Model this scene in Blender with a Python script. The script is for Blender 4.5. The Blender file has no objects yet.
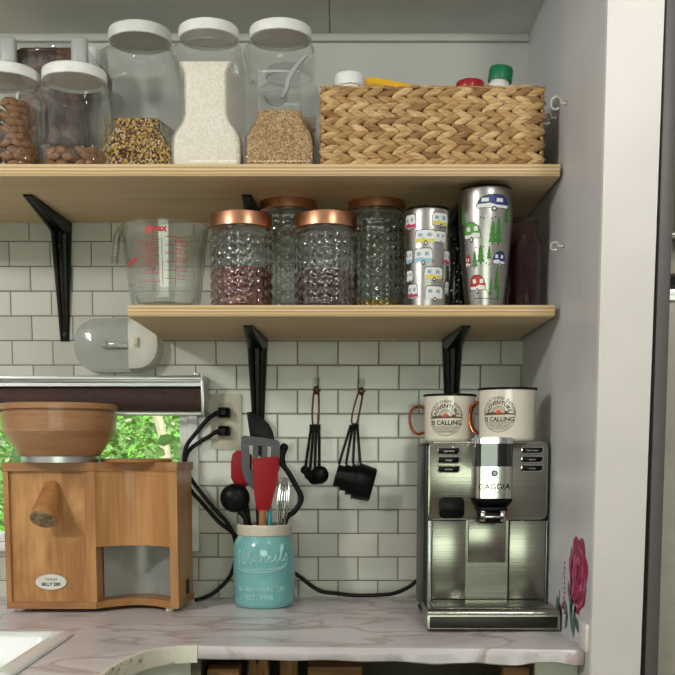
import bpy, bmesh, math, random
from mathutils import Vector, Matrix
random.seed(7)
scn = bpy.context.scene
COL = scn.collection
PI = math.pi
# ------------------------------------------------------------------ camera model
F = 1030.0
PITCH = math.atan(F / 10000.0)
CY = 452 + F * math.tan(PITCH)
YC, ZC = -2.126, 1.211
cp, sp = math.cos(PITCH), math.sin(PITCH)

def P(px, py, Y):
    """measured point of the photograph at depth Y -> place in the kitchen"""
    u = (px - 337.5) / F; v = (CY - py) / F
    t = (Y - YC) / (cp + v * sp)
    return Vector((u * t, Y, ZC + (-sp + v * cp) * t))

def PZ(px, py, z):
    u = (px - 337.5) / F; v = (CY - py) / F
    t = (z - ZC) / (-sp + v * cp)
    return Vector((u * t, YC + (cp + v * sp) * t, z))

# ------------------------------------------------------------------ materials
def lin(c):
    return tuple(((x / 255) / 12.92 if x / 255 <= 0.04045 else ((x / 255 + 0.055) / 1.055) ** 2.4) for x in c) + (1,)

class NT:
    def __init__(s, name):
        s.m = bpy.data.materials.new(name); s.m.use_nodes = True
        s.t = s.m.node_tree; s.t.nodes.clear()
        s.out = s.t.nodes.new('ShaderNodeOutputMaterial')
    def n(s, typ, **kw):
        x = s.t.nodes.new('ShaderNode' + typ)
        for k, v in kw.items():
            if hasattr(x, k): setattr(x, k, v)
            else: x.inputs[k.replace('_', ' ')].default_value = v
        return x
    def l(s, a, b): s.t.links.new(a, b)
    def coords(s, scale=(1, 1, 1), kind='Object', rot=(0, 0, 0)):
        tc = s.n('TexCoord'); mp = s.n('Mapping')
        mp.inputs['Scale'].default_value = scale; mp.inputs['Rotation'].default_value = rot
        s.l(tc.outputs[kind], mp.inputs['Vector']); return mp.outputs['Vector']
    def ramp(s, fac, stops, interp='LINEAR'):
        r = s.n('ValToRGB'); cr = r.color_ramp; cr.interpolation = interp
        while len(cr.elements) < len(stops): cr.elements.new(0.5)
        for e, (p, c) in zip(cr.elements, stops): e.position = p; e.color = c
        s.l(fac, r.inputs['Fac']); return r.outputs['Color']
    def bump(s, h, strength=.3, dist=.002):
        b = s.n('Bump'); b.inputs['Strength'].default_value = strength; b.inputs['Distance'].default_value = dist
        s.l(h, b.inputs['Height']); return b.outputs['Normal']
    def principled(s, **kw):
        p = s.n('BsdfPrincipled')
        for k, v in kw.items(): p.inputs[k.replace('_', ' ')].default_value = v
        s.l(p.outputs[0], s.out.inputs[0]); return p

def plain(name, c, rough=.5, metal=0, var=.06, scale=40, coat=0, bump=0, bscale=200, spec=.5):
    t = NT(name); p = t.principled(Roughness=rough, Metallic=metal, Coat_Weight=coat)
    p.inputs['Specular IOR Level'].default_value = spec
    b = lin(c); v = t.coords()
    n = t.n('TexNoise'); n.inputs['Scale'].default_value = scale; n.inputs['Detail'].default_value = 3
    t.l(v, n.inputs['Vector'])
    lo = tuple(x * (1 - var) for x in b[:3]) + (1,); hi = tuple(min(1, x * (1 + var)) for x in b[:3]) + (1,)
    t.l(t.ramp(n.outputs['Fac'], [(.3, lo), (.7, hi)]), p.inputs['Base Color'])
    if bump:
        n2 = t.n('TexNoise'); n2.inputs['Scale'].default_value = bscale; n2.inputs['Detail'].default_value = 2
        t.l(v, n2.inputs['Vector']); t.l(t.bump(n2.outputs['Fac'], bump), p.inputs['Normal'])
    return t.m

def wood(name, c1, c2, scale=(6, 6, 60), rough=.5, contrast=(.3, .75), fine=(8, 8, 220), coat=0.0):
    t = NT(name); p = t.principled(Roughness=rough, Coat_Weight=coat)
    n = t.n('TexNoise'); n.inputs['Scale'].default_value = 1; n.inputs['Detail'].default_value = 5; n.inputs['Distortion'].default_value = .6
    t.l(t.coords(scale), n.inputs['Vector'])
    n2 = t.n('TexNoise'); n2.inputs['Scale'].default_value = 1; n2.inputs['Detail'].default_value = 2
    t.l(t.coords(fine), n2.inputs['Vector'])
    m = t.n('Math', operation='MULTIPLY_ADD'); m.inputs[1].default_value = .35
    t.l(n2.outputs['Fac'], m.inputs[0]); t.l(n.outputs['Fac'], m.inputs[2])
    m2 = t.n('Math', operation='SUBTRACT'); m2.inputs[1].default_value = .17; t.l(m.outputs[0], m2.inputs[0])
    t.l(t.ramp(m2.outputs[0], [(contrast[0], lin(c1)), (contrast[1], lin(c2))]), p.inputs['Base Color'])
    t.l(t.bump(n2.outputs['Fac'], .08, .001), p.inputs['Normal'])
    return t.m

def clear(name, tint=(1, 1, 1), refl=.5, rough=.03, bump=0, bscale=60, blend=.2, refr=0.0, ior=1.2, base=.035):
    """thin clear wall: sees through, mirrors at glancing angles"""
    t = NT(name)
    tr = t.n('BsdfTransparent'); tr.inputs[0].default_value = tint + (1,)
    gl = t.n('BsdfGlossy'); gl.inputs['Roughness'].default_value = rough; gl.inputs['Color'].default_value = (1, 1, 1, 1)
    lw = t.n('LayerWeight'); lw.inputs['Blend'].default_value = blend
    mm = t.n('Math', operation='MULTIPLY_ADD'); mm.inputs[1].default_value = refl; mm.inputs[2].default_value = base; mm.use_clamp = True
    pw = t.n('Math', operation='POWER'); pw.inputs[1].default_value = 2.2
    t.l(lw.outputs['Facing'], pw.inputs[0]); t.l(pw.outputs[0], mm.inputs[0])
    mx = t.n('MixShader'); t.l(mm.outputs[0], mx.inputs[0]); t.l(tr.outputs[0], mx.inputs[1]); t.l(gl.outputs[0], mx.inputs[2])
    if refr:
        rf = t.n('BsdfRefraction'); rf.inputs['IOR'].default_value = ior; rf.inputs['Roughness'].default_value = .02; rf.inputs['Color'].default_value = tint + (1,)
        m0 = t.n('MixShader'); m0.inputs[0].default_value = refr
        t.l(tr.outputs[0], m0.inputs[1]); t.l(rf.outputs[0], m0.inputs[2]); t.l(m0.outputs[0], mx.inputs[1])
    if bump:
        n = t.n('TexNoise'); n.inputs['Scale'].default_value = bscale; t.l(t.coords(), n.inputs['Vector'])
        nn = t.bump(n.outputs['Fac'], bump, .004); t.l(nn, gl.inputs['Normal']); t.l(nn, lw.inputs['Normal'])
    t.l(mx.outputs[0], t.out.inputs[0]); return t.m

def grains(name, cols, scale, rough=.5, bump=1.0, dark=.35, dist=.003):
    """loose small grains: one voronoi cell per grain"""
    t = NT(name); p = t.principled(Roughness=rough)
    v = t.n('TexVoronoi'); v.inputs['Scale'].default_value = scale; t.l(t.coords(), v.inputs['Vector'])
    sep = t.n('SeparateColor'); t.l(v.outputs['Color'], sep.inputs[0])
    k = len(cols); t_col = t.ramp(sep.outputs[0], [(i / k, lin(c)) for i, c in enumerate(cols)], 'CONSTANT')
    t.l(t_col, p.inputs['Base Color'])
    iv = t.n('Math', operation='SUBTRACT'); iv.inputs[0].default_value = 1.0; t.l(v.outputs['Distance'], iv.inputs[1])
    t.l(t.bump(iv.outputs[0], bump, dist), p.inputs['Normal'])
    return t.m

def brushed(name, c, rough=.3, aniso_scale=(4, 4, 900), strength=.12, var=.12):
    t = NT(name); p = t.principled(Metallic=1.0, Roughness=rough)
    n = t.n('TexNoise'); n.inputs['Scale'].default_value = 1; n.inputs['Detail'].default_value = 3
    t.l(t.coords(aniso_scale), n.inputs['Vector'])
    b = lin(c)
    t.l(t.ramp(n.outputs['Fac'], [(.3, tuple(x * (1 - var) for x in b[:3]) + (1,)), (.7, tuple(min(1, x * (1 + var)) for x in b[:3]) + (1,))]), p.inputs['Base Color'])
    t.l(t.bump(n.outputs['Fac'], strength, .0006), p.inputs['Normal'])
    return t.m

M = {}
M['white_plastic'] = plain('white_plastic', (236, 237, 234), .42)
M['off_white'] = plain('off_white', (220, 219, 208), .35)
M['cream'] = plain('cream', (214, 210, 190), .4)
M['black'] = plain('black_plastic', (11, 11, 12), .38, spec=.2)
M['black_satin'] = plain('black_satin', (7, 7, 8), .34, spec=.18)
M['rubber'] = plain('black_rubber', (12, 12, 12), .5, spec=.3)
M['upper_wall'] = plain('upper_wall_paint', (196, 197, 190), .6, var=.03, scale=6)
M['ceiling'] = plain('ceiling_panel', (222, 224, 218), .7, var=.05, scale=10, bump=.1)
M['post'] = plain('post_paint', (226, 221, 217), .45, var=.03, scale=9, bump=.25, bscale=260)
M['grey_wall'] = plain('grey_partition_paint', (200, 200, 201), .38, var=.06, scale=9, bump=.06, bscale=60)
M['room'] = plain('room_paint', (188, 186, 184), .7)
M['floor'] = wood('floor_planks', (92, 74, 56), (124, 102, 80), (2, 12, 2), .5)
M['steel'] = brushed('brushed_steel', (150, 149, 138), .25)
M['steel_v'] = brushed('brushed_steel_tumbler', (178, 176, 172), .3, (1, 1, 700), .1)
M['steel_dark'] = brushed('brushed_dark_steel', (62, 62, 58), .42)
M['chrome'] = plain('chrome', (215, 215, 215), .09, 1.0, .02)
M['alu'] = brushed('aluminium', (196, 198, 196), .35, (3, 3, 400))
M['zinc'] = plain('galvanised_sheet', (176, 180, 177), .5, .5, .08, 30)
M['copper'] = plain('copper', (202, 148, 116), .32, 1.0, .05, 20)
M['dark_glass'] = plain('smoked_panel', (20, 24, 18), .06, 0, .02, coat=1)
M['clear_pet'] = clear('clear_pet', (.95, .955, .95), 1.0, .05, .15, 25, blend=.36, base=.05)
M['clear_glass'] = clear('clear_glass', (.965, .985, .975), 1.0, .02, blend=.38, refr=.3, ior=1.12)
M['pattern_glass'] = clear('pattern_glass', (.74, .77, .755), 1.0, .03, blend=.5, refr=.6, ior=1.3, base=.09)
M['amber_glass'] = clear('dark_red_glass', (.62, .40, .38), 1.0, .04, blend=.4)
M['acrylic'] = clear('acrylic', (.9, .92, .92), .6, .1)
M['hook_clear'] = clear('clear_hook_plastic', (.9, .92, .88), .8, .1, blend=.4)
M['pane'] = clear('window_pane', (.97, .98, .97), .15, .0)
M['mill'] = wood('beech_oiled', (152, 100, 52), (200, 148, 92), (14, 30, 3.5), .42, fine=(220, 220, 7), coat=.15)
M['mill_h'] = wood('beech_rail', (146, 98, 54), (186, 136, 86), (5, 30, 40), .45, fine=(10, 100, 260))
M['bowl'] = wood('beech_bowl', (152, 108, 70), (180, 136, 94), (8, 8, 40), .4, fine=(60, 60, 300), coat=.2)
M['burl'] = wood('worn_end_grain', (86, 72, 46), (168, 152, 116), (70, 70, 70), .6)
M['crate'] = wood('pine_board', (104, 72, 40), (156, 116, 70), (6, 30, 60), .7)
M['crock'] = plain('turquoise_glaze', (122, 186, 186), .14, 0, .06, 14, coat=.6)
M['crock_rim'] = plain('cream_glaze', (214, 205, 186), .2, 0, .05, 30, coat=.4)
M['liner'] = plain('grey_lid_liner', (232, 232, 226), .7)
M['crock_raised'] = plain('turquoise_glaze_thin', (158, 208, 205), .16, 0, .05, 14, coat=.5)
M['enamel'] = plain('cream_enamel', (232, 225, 208), .16, 0, .02, 12, coat=.5)
M['sink'] = plain('sink_enamel', (232, 236, 232), .14, 0, .02, 10, coat=.5)
M['mug_copper'] = plain('copper_handle', (206, 118, 84), .25, 1.0, .05)
M['red_sil'] = plain('red_silicone', (150, 10, 22), .5, spec=.3)
M['grey_nylon'] = plain('grey_nylon', (92, 94, 97), .55, spec=.3)
M['teal'] = plain('teal_silicone', (60, 160, 170), .45)
M['stick'] = wood('beech_stick', (150, 98, 56), (196, 144, 90), (60, 60, 6), .5)
M['twine'] = plain('leather_thong', (112, 58, 30), .7)
M['red_print'] = plain('red_print', (196, 44, 48), .5)
M['dark_print'] = plain('dark_print', (34, 34, 32), .6)
M['grey_print'] = plain('grey_print', (96, 96, 88), .6)
M['orange_print'] = plain('orange_print', (214, 96, 52), .6)
M['brown_print'] = plain('brown_print', (96, 78, 54), .6)
for k, c in dict(p_white=(232, 234, 232), p_blue=(40, 52, 120), p_green=(86, 156, 60), p_red=(186, 44, 40), p_yellow=(226, 212, 70),
                 p_sky=(146, 200, 224), p_pink=(200, 40, 96), p_tree=(60, 132, 44), p_pane=(150, 176, 190)).items():
    M[k] = plain('print_' + k[2:], c, .45)
M['rose'] = plain('rose_paint', (148, 22, 70), .5, var=.25, scale=60)
M['rose_light'] = plain('rose_paint_light', (206, 104, 146), .5)
M['leaf_paint'] = plain('leaf_paint', (84, 112, 108), .5, var=.25, scale=60)
M['almond'] = plain('almond_skin', (142, 98, 58), .55, var=.3, scale=60, bump=.4, bscale=300)
M['bin_brown'] = grains('brown_bin_contents', [(70, 44, 24), (96, 62, 34), (54, 36, 20)], 60)
M['popcorn'] = grains('popcorn_kernels', [(206, 160, 62), (228, 196, 110), (96, 26, 34), (190, 140, 50), (60, 22, 28), (236, 220, 170), (120, 60, 30)], 340, .35, dist=.003)
M['rice'] = grains('rice_grain', [(248, 241, 226), (243, 234, 214), (251, 247, 238)], 330, .6, .4)
M['wheat'] = grains('cracked_wheat', [(214, 178, 126), (190, 152, 102), (226, 196, 150), (170, 130, 82)], 380, .6)
M['beans_red'] = grains('red_beans', [(150, 76, 60), (120, 56, 48), (176, 100, 78), (100, 46, 40)], 190, .3)
M['beans_purple'] = grains('purple_beans', [(92, 60, 66), (116, 80, 84), (60, 42, 48), (130, 100, 96)], 190, .3)
M['lentils'] = grains('yellow_lentils', [(222, 186, 84), (206, 166, 64), (232, 202, 110)], 260, .5)
M['dark_fill'] = grains('dark_preserve', [(60, 34, 33), (48, 27, 28), (74, 42, 40)], 110, .5)
M['yellow_bag'] = plain('yellow_pouch', (236, 180, 30), .4)
M['green_cap'] = plain('green_cap', (16, 122, 76), .4)
M['red_cap'] = plain('red_cap', (160, 26, 34), .3)
M['paper'] = plain('brown_paper', (150, 112, 72), .75, var=.15, scale=20, bump=.5, bscale=60)
M['shade_fabric'] = plain('brown_shade_fabric', (72, 52, 46), .8, var=.18, scale=140, bump=.4, bscale=600)
M['cabinet_paint'] = plain('cabinet_paint', (202, 206, 190), .5)
M['cabinet_dark'] = plain('cabinet_inside', (88, 84, 70), .7)
M['fridge'] = plain('fridge_panel', (168, 160, 148), .4)
M['fridge_frame'] = plain('fridge_frame_grey', (92, 88, 87), .5)
M['seal'] = plain('door_seal', (26, 25, 24), .6)
M['spoon_fill'] = plain('white_bottle', (228, 230, 226), .4)

def ply_mats():
    face = wood('plywood_face', (206, 182, 140), (222, 202, 164), (3, 22, 3), .6, (.25, .8), (9, 160, 9))
    t = NT('plywood_edge'); p = t.principled(Roughness=.65)
    tc = t.n('TexCoord'); s = t.n('SeparateXYZ'); t.l(tc.outputs['Object'], s.inputs[0])
    n = t.n('TexNoise'); n.inputs['Scale'].default_value = 1; n.inputs['Detail'].default_value = 2; t.l(t.coords((6, 6, 90)), n.inputs['Vector'])
    md = t.n('Math', operation='MULTIPLY_ADD'); md.inputs[1].default_value = .0022; t.l(n.outputs['Fac'], md.inputs[0]); t.l(s.outputs['Z'], md.inputs[2])
    mr = t.n('MapRange'); mr.inputs['From Min'].default_value = -.0190; mr.inputs['From Max'].default_value = .0012; t.l(md.outputs[0], mr.inputs['Value'])
    A, B, C = lin((236, 216, 172)), lin((176, 142, 96)), lin((220, 192, 144))
    t.l(t.ramp(mr.outputs['Result'], [(0, A), (.16, B), (.32, C), (.46, B), (.58, A), (.72, B), (.84, C)], 'LINEAR'), p.inputs['Base Color'])
    return face, t.m
M['ply'], M['ply_edge'] = ply_mats()

def tile_mat():
    t = NT('subway_tile'); p = t.principled(Coat_Weight=.25)
    tc = t.n('TexCoord'); s = t.n('SeparateXYZ'); t.l(tc.outputs['Object'], s.inputs[0])
    c = t.n('CombineXYZ')
    ax = t.n('Math', operation='ADD'); ax.inputs[1].default_value = TX; t.l(s.outputs['X'], ax.inputs[0])
    az = t.n('Math', operation='ADD'); az.inputs[1].default_value = TZ; t.l(s.outputs['Z'], az.inputs[0])
    t.l(ax.outputs[0], c.inputs[0]); t.l(az.outputs[0], c.inputs[1])
    def brick(mortar, smooth):
        b = t.n('TexBrick'); b.offset = .5; b.offset_frequency = 2; b.squash = 1.0
        b.inputs['Scale'].default_value = 1; b.inputs['Brick Width'].default_value = .0828; b.inputs['Row Height'].default_value = .0491
        b.inputs['Mortar Size'].default_value = mortar; b.inputs['Mortar Smooth'].default_value = smooth; b.inputs['Bias'].default_value = 0
        t.l(c.outputs[0], b.inputs['Vector']); return b
    b = brick(.0011, .1)
    b.inputs['Color1'].default_value = lin((208, 207, 196)); b.inputs['Color2'].default_value = lin((190, 190, 178)); b.inputs['Mortar'].default_value = lin((112, 108, 96))
    t.l(b.outputs['Color'], p.inputs['Base Color'])
    b2 = brick(.003, .9)
    inv = t.n('Math', operation='SUBTRACT'); inv.inputs[0].default_value = 1; t.l(b2.outputs['Fac'], inv.inputs[1])
    n = t.n('TexNoise'); n.inputs['Scale'].default_value = 11; n.inputs['Detail'].default_value = 1; t.l(tc.outputs['Object'], n.inputs['Vector'])
    ad = t.n('Math', operation='MULTIPLY_ADD'); ad.inputs[1].default_value = 1.3; t.l(n.outputs['Fac'], ad.inputs[0]); t.l(inv.outputs[0], ad.inputs[2])
    t.l(t.bump(ad.outputs[0], .5, .0022), p.inputs['Normal'])
    rr = t.n('MapRange'); rr.inputs['To Min'].default_value = .17; rr.inputs['To Max'].default_value = .7; t.l(b.outputs['Fac'], rr.inputs['Value']); t.l(rr.outputs['Result'], p.inputs['Roughness'])
    return t.m
_z0 = P(300, 389.5, 0).z; _x0 = P(297.6, 401, 0).x
TZ = 40 * .0491 - _z0 + .0491 * 0      # row line at y=389.5
TX = 20 * .0828 - _x0
M['tile'] = tile_mat()

def marble_mat():
    t = NT('marble_vinyl'); p = t.principled(Roughness=.3)
    v = t.coords((1, 1.6, 1), rot=(0, 0, .5))
    n = t.n('TexNoise'); n.inputs['Scale'].default_value = 3.6; n.inputs['Detail'].default_value = 7; n.inputs['Distortion'].default_value = 1.1; t.l(v, n.inputs['Vector'])
    n2 = t.n('TexNoise'); n2.inputs['Scale'].default_value = 4; n2.inputs['Detail'].default_value = 3; n2.inputs['Distortion'].default_value = .8; t.l(v, n2.inputs['Vector'])
    base = t.ramp(n2.outputs['Fac'], [(.3, lin((192, 184, 184))), (.5, lin((209, 203, 203))), (.7, lin((224, 220, 220)))])
    vein = t.ramp(n.outputs['Fac'], [(.465, (0, 0, 0, 1)), (.497, (1, 1, 1, 1)), (.503, (1, 1, 1, 1)), (.535, (0, 0, 0, 1))])
    mx = t.n('Mix'); mx.data_type = 'RGBA'
    ml = t.n('Math', operation='MULTIPLY'); ml.inputs[1].default_value = .6; t.l(vein, ml.inputs[0])
    t.l(ml.outputs[0], mx.inputs['Factor']); t.l(base, mx.inputs['A']); mx.inputs['B'].default_value = lin((146, 116, 106))
    t.l(mx.outputs['Result'], p.inputs['Base Color'])
    n3 = t.n('TexNoise'); n3.inputs['Scale'].default_value = 30; t.l(v, n3.inputs['Vector']); t.l(t.bump(n3.outputs['Fac'], .15, .003), p.inputs['Normal'])
    return t.m
M['marble'] = marble_mat()

def edge_mat():
    t = NT('worn_cream_edging'); p = t.principled(Roughness=.5)
    n = t.n('TexNoise'); n.inputs['Scale'].default_value = 38; n.inputs['Detail'].default_value = 6; t.l(t.coords((1, 1, 1.6)), n.inputs['Vector'])
    t.l(t.ramp(n.outputs['Fac'], [(.32, lin((104, 74, 44))), (.38, lin((200, 190, 160))), (.45, lin((224, 221, 204)))]), p.inputs['Base Color'])
    return t.m
M['edging'] = edge_mat()

def leaf_mat():
    t = NT('leaf_green'); p = t.principled(Roughness=.5)
    g = t.n('NewGeometry')
    t.l(t.ramp(g.outputs['Random Per Island'], [(0, lin((40, 66, 34))), (.3, lin((82, 112, 56))), (.6, lin((126, 152, 86))), (.85, lin((170, 188, 124))), (1, lin((230, 234, 210)))]), p.inputs['Base Color'])
    tl = t.n('BsdfTranslucent'); tl.inputs[0].default_value = lin((140, 180, 80))
    mx = t.n('MixShader'); mx.inputs[0].default_value = .35
    t.l(p.outputs[0], mx.inputs[1]); t.l(tl.outputs[0], mx.inputs[2]); t.l(mx.outputs[0], t.out.inputs[0])
    return t.m
M['leaf'] = leaf_mat()
M['bark'] = plain('pale_bark', (206, 196, 168), .8, var=.15, scale=30)

def wicker_mat():
    t = NT('wicker'); p = t.principled(Roughness=.55)
    g = t.n('NewGeometry')
    n = t.n('TexNoise'); n.inputs['Scale'].default_value = 1; n.inputs['Detail'].default_value = 4; t.l(t.coords((60, 60, 260)), n.inputs['Vector'])
    a = t.ramp(g.outputs['Random Per Island'], [(0, lin((150, 112, 66))), (.15, lin((182, 142, 92))), (.6, lin((206, 170, 116))), (1, lin((222, 190, 138)))])
    b = t.ramp(n.outputs['Fac'], [(.3, (.55, .5, .45, 1)), (.6, (1, 1, 1, 1))])
    mx = t.n('Mix'); mx.data_type = 'RGBA'; mx.blend_type = 'MULTIPLY'; mx.inputs['Factor'].default_value = 1
    t.l(a, mx.inputs['A']); t.l(b, mx.inputs['B']); t.l(mx.outputs['Result'], p.inputs['Base Color'])
    t.l(t.bump(n.outputs['Fac'], .4, .001), p.inputs['Normal'])
    return t.m
M['wicker'] = wicker_mat()
M['wicker_gap_shade'] = plain('wicker_shade_core', (58, 38, 20), .8, var=.2)  # shade between the strands put into the colour

# ------------------------------------------------------------------ mesh helpers
def new(): return bmesh.new()

def sharpen(bm, ang=math.radians(38)):
    for f in bm.faces: f.smooth = True
    for e in bm.edges:
        if len(e.link_faces) == 2:
            if e.calc_face_angle(0) > ang: e.smooth = False

def wloc(o):
    v = Vector((0, 0, 0))
    while o: v += o.location; o = o.parent
    return v

def obj(name, bm, mats, parent=None, smooth=True, origin=None, norm=True, label=None, ang=38):
    if norm: bmesh.ops.recalc_face_normals(bm, faces=bm.faces[:])
    if smooth: sharpen(bm, math.radians(ang))
    base = wloc(parent) if parent else Vector((0, 0, 0))
    loc = Vector((0, 0, 0))
    if origin is not None: loc = Vector(origin) - base; base = Vector(origin)
    if base.length: bmesh.ops.translate(bm, verts=bm.verts[:], vec=-base)
    me = bpy.data.meshes.new(name); bm.to_mesh(me); bm.free()
    for m in (mats if isinstance(mats, (list, tuple)) else [mats]): me.materials.append(M[m] if isinstance(m, str) else m)
    o = bpy.data.objects.new(name, me); COL.objects.link(o); o.location = loc
    if parent: o.parent = parent
    if label: o['label'] = label
    return o

def tag(o, label, cat, group=None, kind=None):
    o['label'] = label; o['category'] = cat
    if group: o['group'] = group
    if kind: o['kind'] = kind
    return o

def thing(name, loc, label, cat, group=None):
    o = bpy.data.objects.new(name, None); COL.objects.link(o); o.location = loc; o.empty_display_size = .02
    return tag(o, label, cat, group)

def struct(o): o['kind'] = 'structure'; return o

def box(bm, x0, x1, y0, y1, z0, z1, bev=0, seg=2, mi=0):
    vs = [bm.verts.new((x, y, z)) for x in (x0, x1) for y in (y0, y1) for z in (z0, z1)]
    fs = [bm.faces.new([vs[i] for i in q]) for q in ((0, 1, 3, 2), (4, 6, 7, 5), (0, 4, 5, 1), (2, 3, 7, 6), (0, 2, 6, 4), (1, 5, 7, 3))]
    for f in fs: f.material_index = mi
    if bev:
        es = list({e for f in fs for e in f.edges})
        r = bmesh.ops.bevel(bm, geom=es, offset=bev, segments=seg, profile=.5, affect='EDGES')
        for f in r['faces']: f.material_index = mi
    return fs

def loft(bm, rings, cap0=True, cap1=True, mi=0, closed=True):
    vr = [[bm.verts.new(p) for p in r] for r in rings]
    n = len(vr[0])
    for a, b in zip(vr, vr[1:]):
        for i in range(n if closed else n - 1):
            f = bm.faces.new((a[i], a[(i + 1) % n], b[(i + 1) % n], b[i])); f.material_index = mi
    if cap0: bm.faces.new(vr[0][::-1]).material_index = mi
    if cap1: bm.faces.new(vr[-1]).material_index = mi
    return vr

def lathe(bm, cx, cy, prof, n=40, mi=0, cap0=True, cap1=True, disp=None):
    rings = []
    for r, z in prof:
        ring = []
        for i in range(n):
            a = 2 * PI * i / n
            rr = r + (disp(a, z) if disp else 0)
            ring.append((cx + rr * math.cos(a), cy + rr * math.sin(a), z))
        rings.append(ring)
    return loft(bm, rings, cap0, cap1, mi)

def tube(bm, pts, r, n=10, mi=0, caps=True, flat=1.0):
    pts = [Vector(p) for p in pts]; rings = []
    rs = r if isinstance(r, (list, tuple)) else [r] * len(pts)
    up = None
    for i, p in enumerate(pts):
        t = (pts[min(i + 1, len(pts) - 1)] - pts[max(i - 1, 0)]).normalized()
        if up is None:
            up = Vector((0, -1, 0)) if abs(t.y) < .9 else Vector((0, 0, 1))
        s = t.cross(up)
        if s.length < 1e-5: s = t.cross(Vector((1, 0, 0)))
        s.normalize(); up = s.cross(t).normalized()
        rings.append([p + s * rs[i] * math.cos(2 * PI * k / n) + up * rs[i] * flat * math.sin(2 * PI * k / n) for k in range(n)])
    return loft(bm, rings, caps, caps, mi)

def spline(pts, sub=8):
    pts = [Vector(p) for p in pts]; out = []
    for i in range(len(pts) - 1):
        p0 = pts[max(i - 1, 0)]; p1 = pts[i]; p2 = pts[i + 1]; p3 = pts[min(i + 2, len(pts) - 1)]
        for k in range(sub):
            t = k / sub
            out.append(.5 * ((2 * p1) + (p2 - p0) * t + (2 * p0 - 5 * p1 + 4 * p2 - p3) * t * t + (3 * p1 - p0 - 3 * p2 + p3) * t ** 3))
    out.append(pts[-1]); return out

def plate(bm, pts, y0, y1, bev=0, mi=0):
    """outline in the X-Z plane given thickness along Y (y0 = front)"""
    fr = [bm.verts.new((x, y0, z)) for x, z in pts]; bk = [bm.verts.new((x, y1, z)) for x, z in pts]
    fs = [bm.faces.new(fr), bm.faces.new(bk[::-1])]
    n = len(pts)
    for i in range(n): fs.append(bm.faces.new((fr[(i + 1) % n], fr[i], bk[i], bk[(i + 1) % n])))
    for f in fs: f.material_index = mi
    if bev:
        es = list({e for f in fs[:2] for e in f.edges})
        bmesh.ops.bevel(bm, geom=es, offset=bev, segments=2, profile=.5, affect='EDGES')
    return fs

def prism(bm, pts, z0, z1, mi=0):
    a = [bm.verts.new((x, y, z0)) for x, y in pts]; b = [bm.verts.new((x, y, z1)) for x, y in pts]
    n = len(pts); fs = [bm.faces.new(a[::-1]), bm.faces.new(b)]
    for i in range(n): fs.append(bm.faces.new((a[i], a[(i + 1) % n], b[(i + 1) % n], b[i])))
    for f in fs: f.material_index = mi
    return fs

def ellipsoid(bm, c, rx, ry, rz, rot=None, u=14, v=9, mi=0):
    mt = Matrix.Translation(c) @ (rot.to_4x4() if rot else Matrix()) @ Matrix.Diagonal((rx, ry, rz, 1))
    r = bmesh.ops.create_uvsphere(bm, u_segments=u, v_segments=v, radius=1, matrix=mt)
    for vv in r['verts']:
        for f in vv.link_faces: f.material_index = mi

def rrect(w, h, r, n=5):
    pts = []
    for cx, cy, a0 in ((w / 2 - r, h / 2 - r, 0), (-w / 2 + r, h / 2 - r, PI / 2), (-w / 2 + r, -h / 2 + r, PI), (w / 2 - r, -h / 2 + r, 1.5 * PI)):
        for i in range(n + 1):
            a = a0 + PI / 2 * i / n; pts.append((cx + r * math.cos(a), cy + r * math.sin(a)))
    return pts

def text_bm(s, size=1.0, extrude=.0, shear=0.0, space=1.0, bold=0.0):
    cu = bpy.data.curves.new('lettering', 'FONT'); cu.body = s; cu.size = size; cu.align_x = 'CENTER'; cu.align_y = 'CENTER'
    cu.shear = shear; cu.space_character = space; cu.resolution_u = 3; cu.extrude = extrude; cu.offset = bold
    o = bpy.data.objects.new('lettering', cu); COL.objects.link(o)
    dg = bpy.context.evaluated_depsgraph_get(); me = o.evaluated_get(dg).to_mesh()
    bm = bmesh.new(); bm.from_mesh(me); o.evaluated_get(dg).to_mesh_clear()
    bpy.data.objects.remove(o); bpy.data.curves.remove(cu)
    return bm

def merge(dst, src, fn, mi=0):
    """copy src into dst moving every vertex through fn(x,y,z)"""
    mp = {v: dst.verts.new(fn(*v.co)) for v in src.verts}
    for f in src.faces:
        try: nf = dst.faces.new([mp[v] for v in f.verts]); nf.material_index = mi
        except ValueError: pass
    src.free()

def poly2(dst, pts, fn, mi=0, sub=1):
    """flat polygon in (u,v) mapped on a surface through fn, subdivided for curved ones"""
    b = new(); b.faces.new([b.verts.new((x, y, 0)) for x, y in pts])
    if sub > 1:
        us = [p[0] for p in pts]; u0, u1 = min(us), max(us)
        for k in range(1, sub):
            u = u0 + (u1 - u0) * k / sub
            bmesh.ops.bisect_plane(b, geom=b.verts[:] + b.edges[:] + b.faces[:], plane_co=(u, 0, 0), plane_no=(1, 0, 0))
    merge(dst, b, fn, mi)

def circ(cx, cy, rx, ry=None, n=20, a0=0, a1=2 * PI):
    ry = ry or rx
    full = abs(a1 - a0 - 2 * PI) < 1e-6
    return [(cx + rx * math.cos(a0 + (a1 - a0) * i / (n if full else n - 1)), cy + ry * math.sin(a0 + (a1 - a0) * i / (n if full else n - 1))) for i in range(n)]

# ------------------------------------------------------------------ key levels
ZT = .9105                       # worktop
US_T, US_B = 1.6875, 1.6685      # upper shelf
LS_T, LS_B = 1.4575, 1.4390      # lower shelf
SF = -.354                       # shelf front
XW = .3765                       # inner face of the partition on the right
CEIL = 2.028

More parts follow.
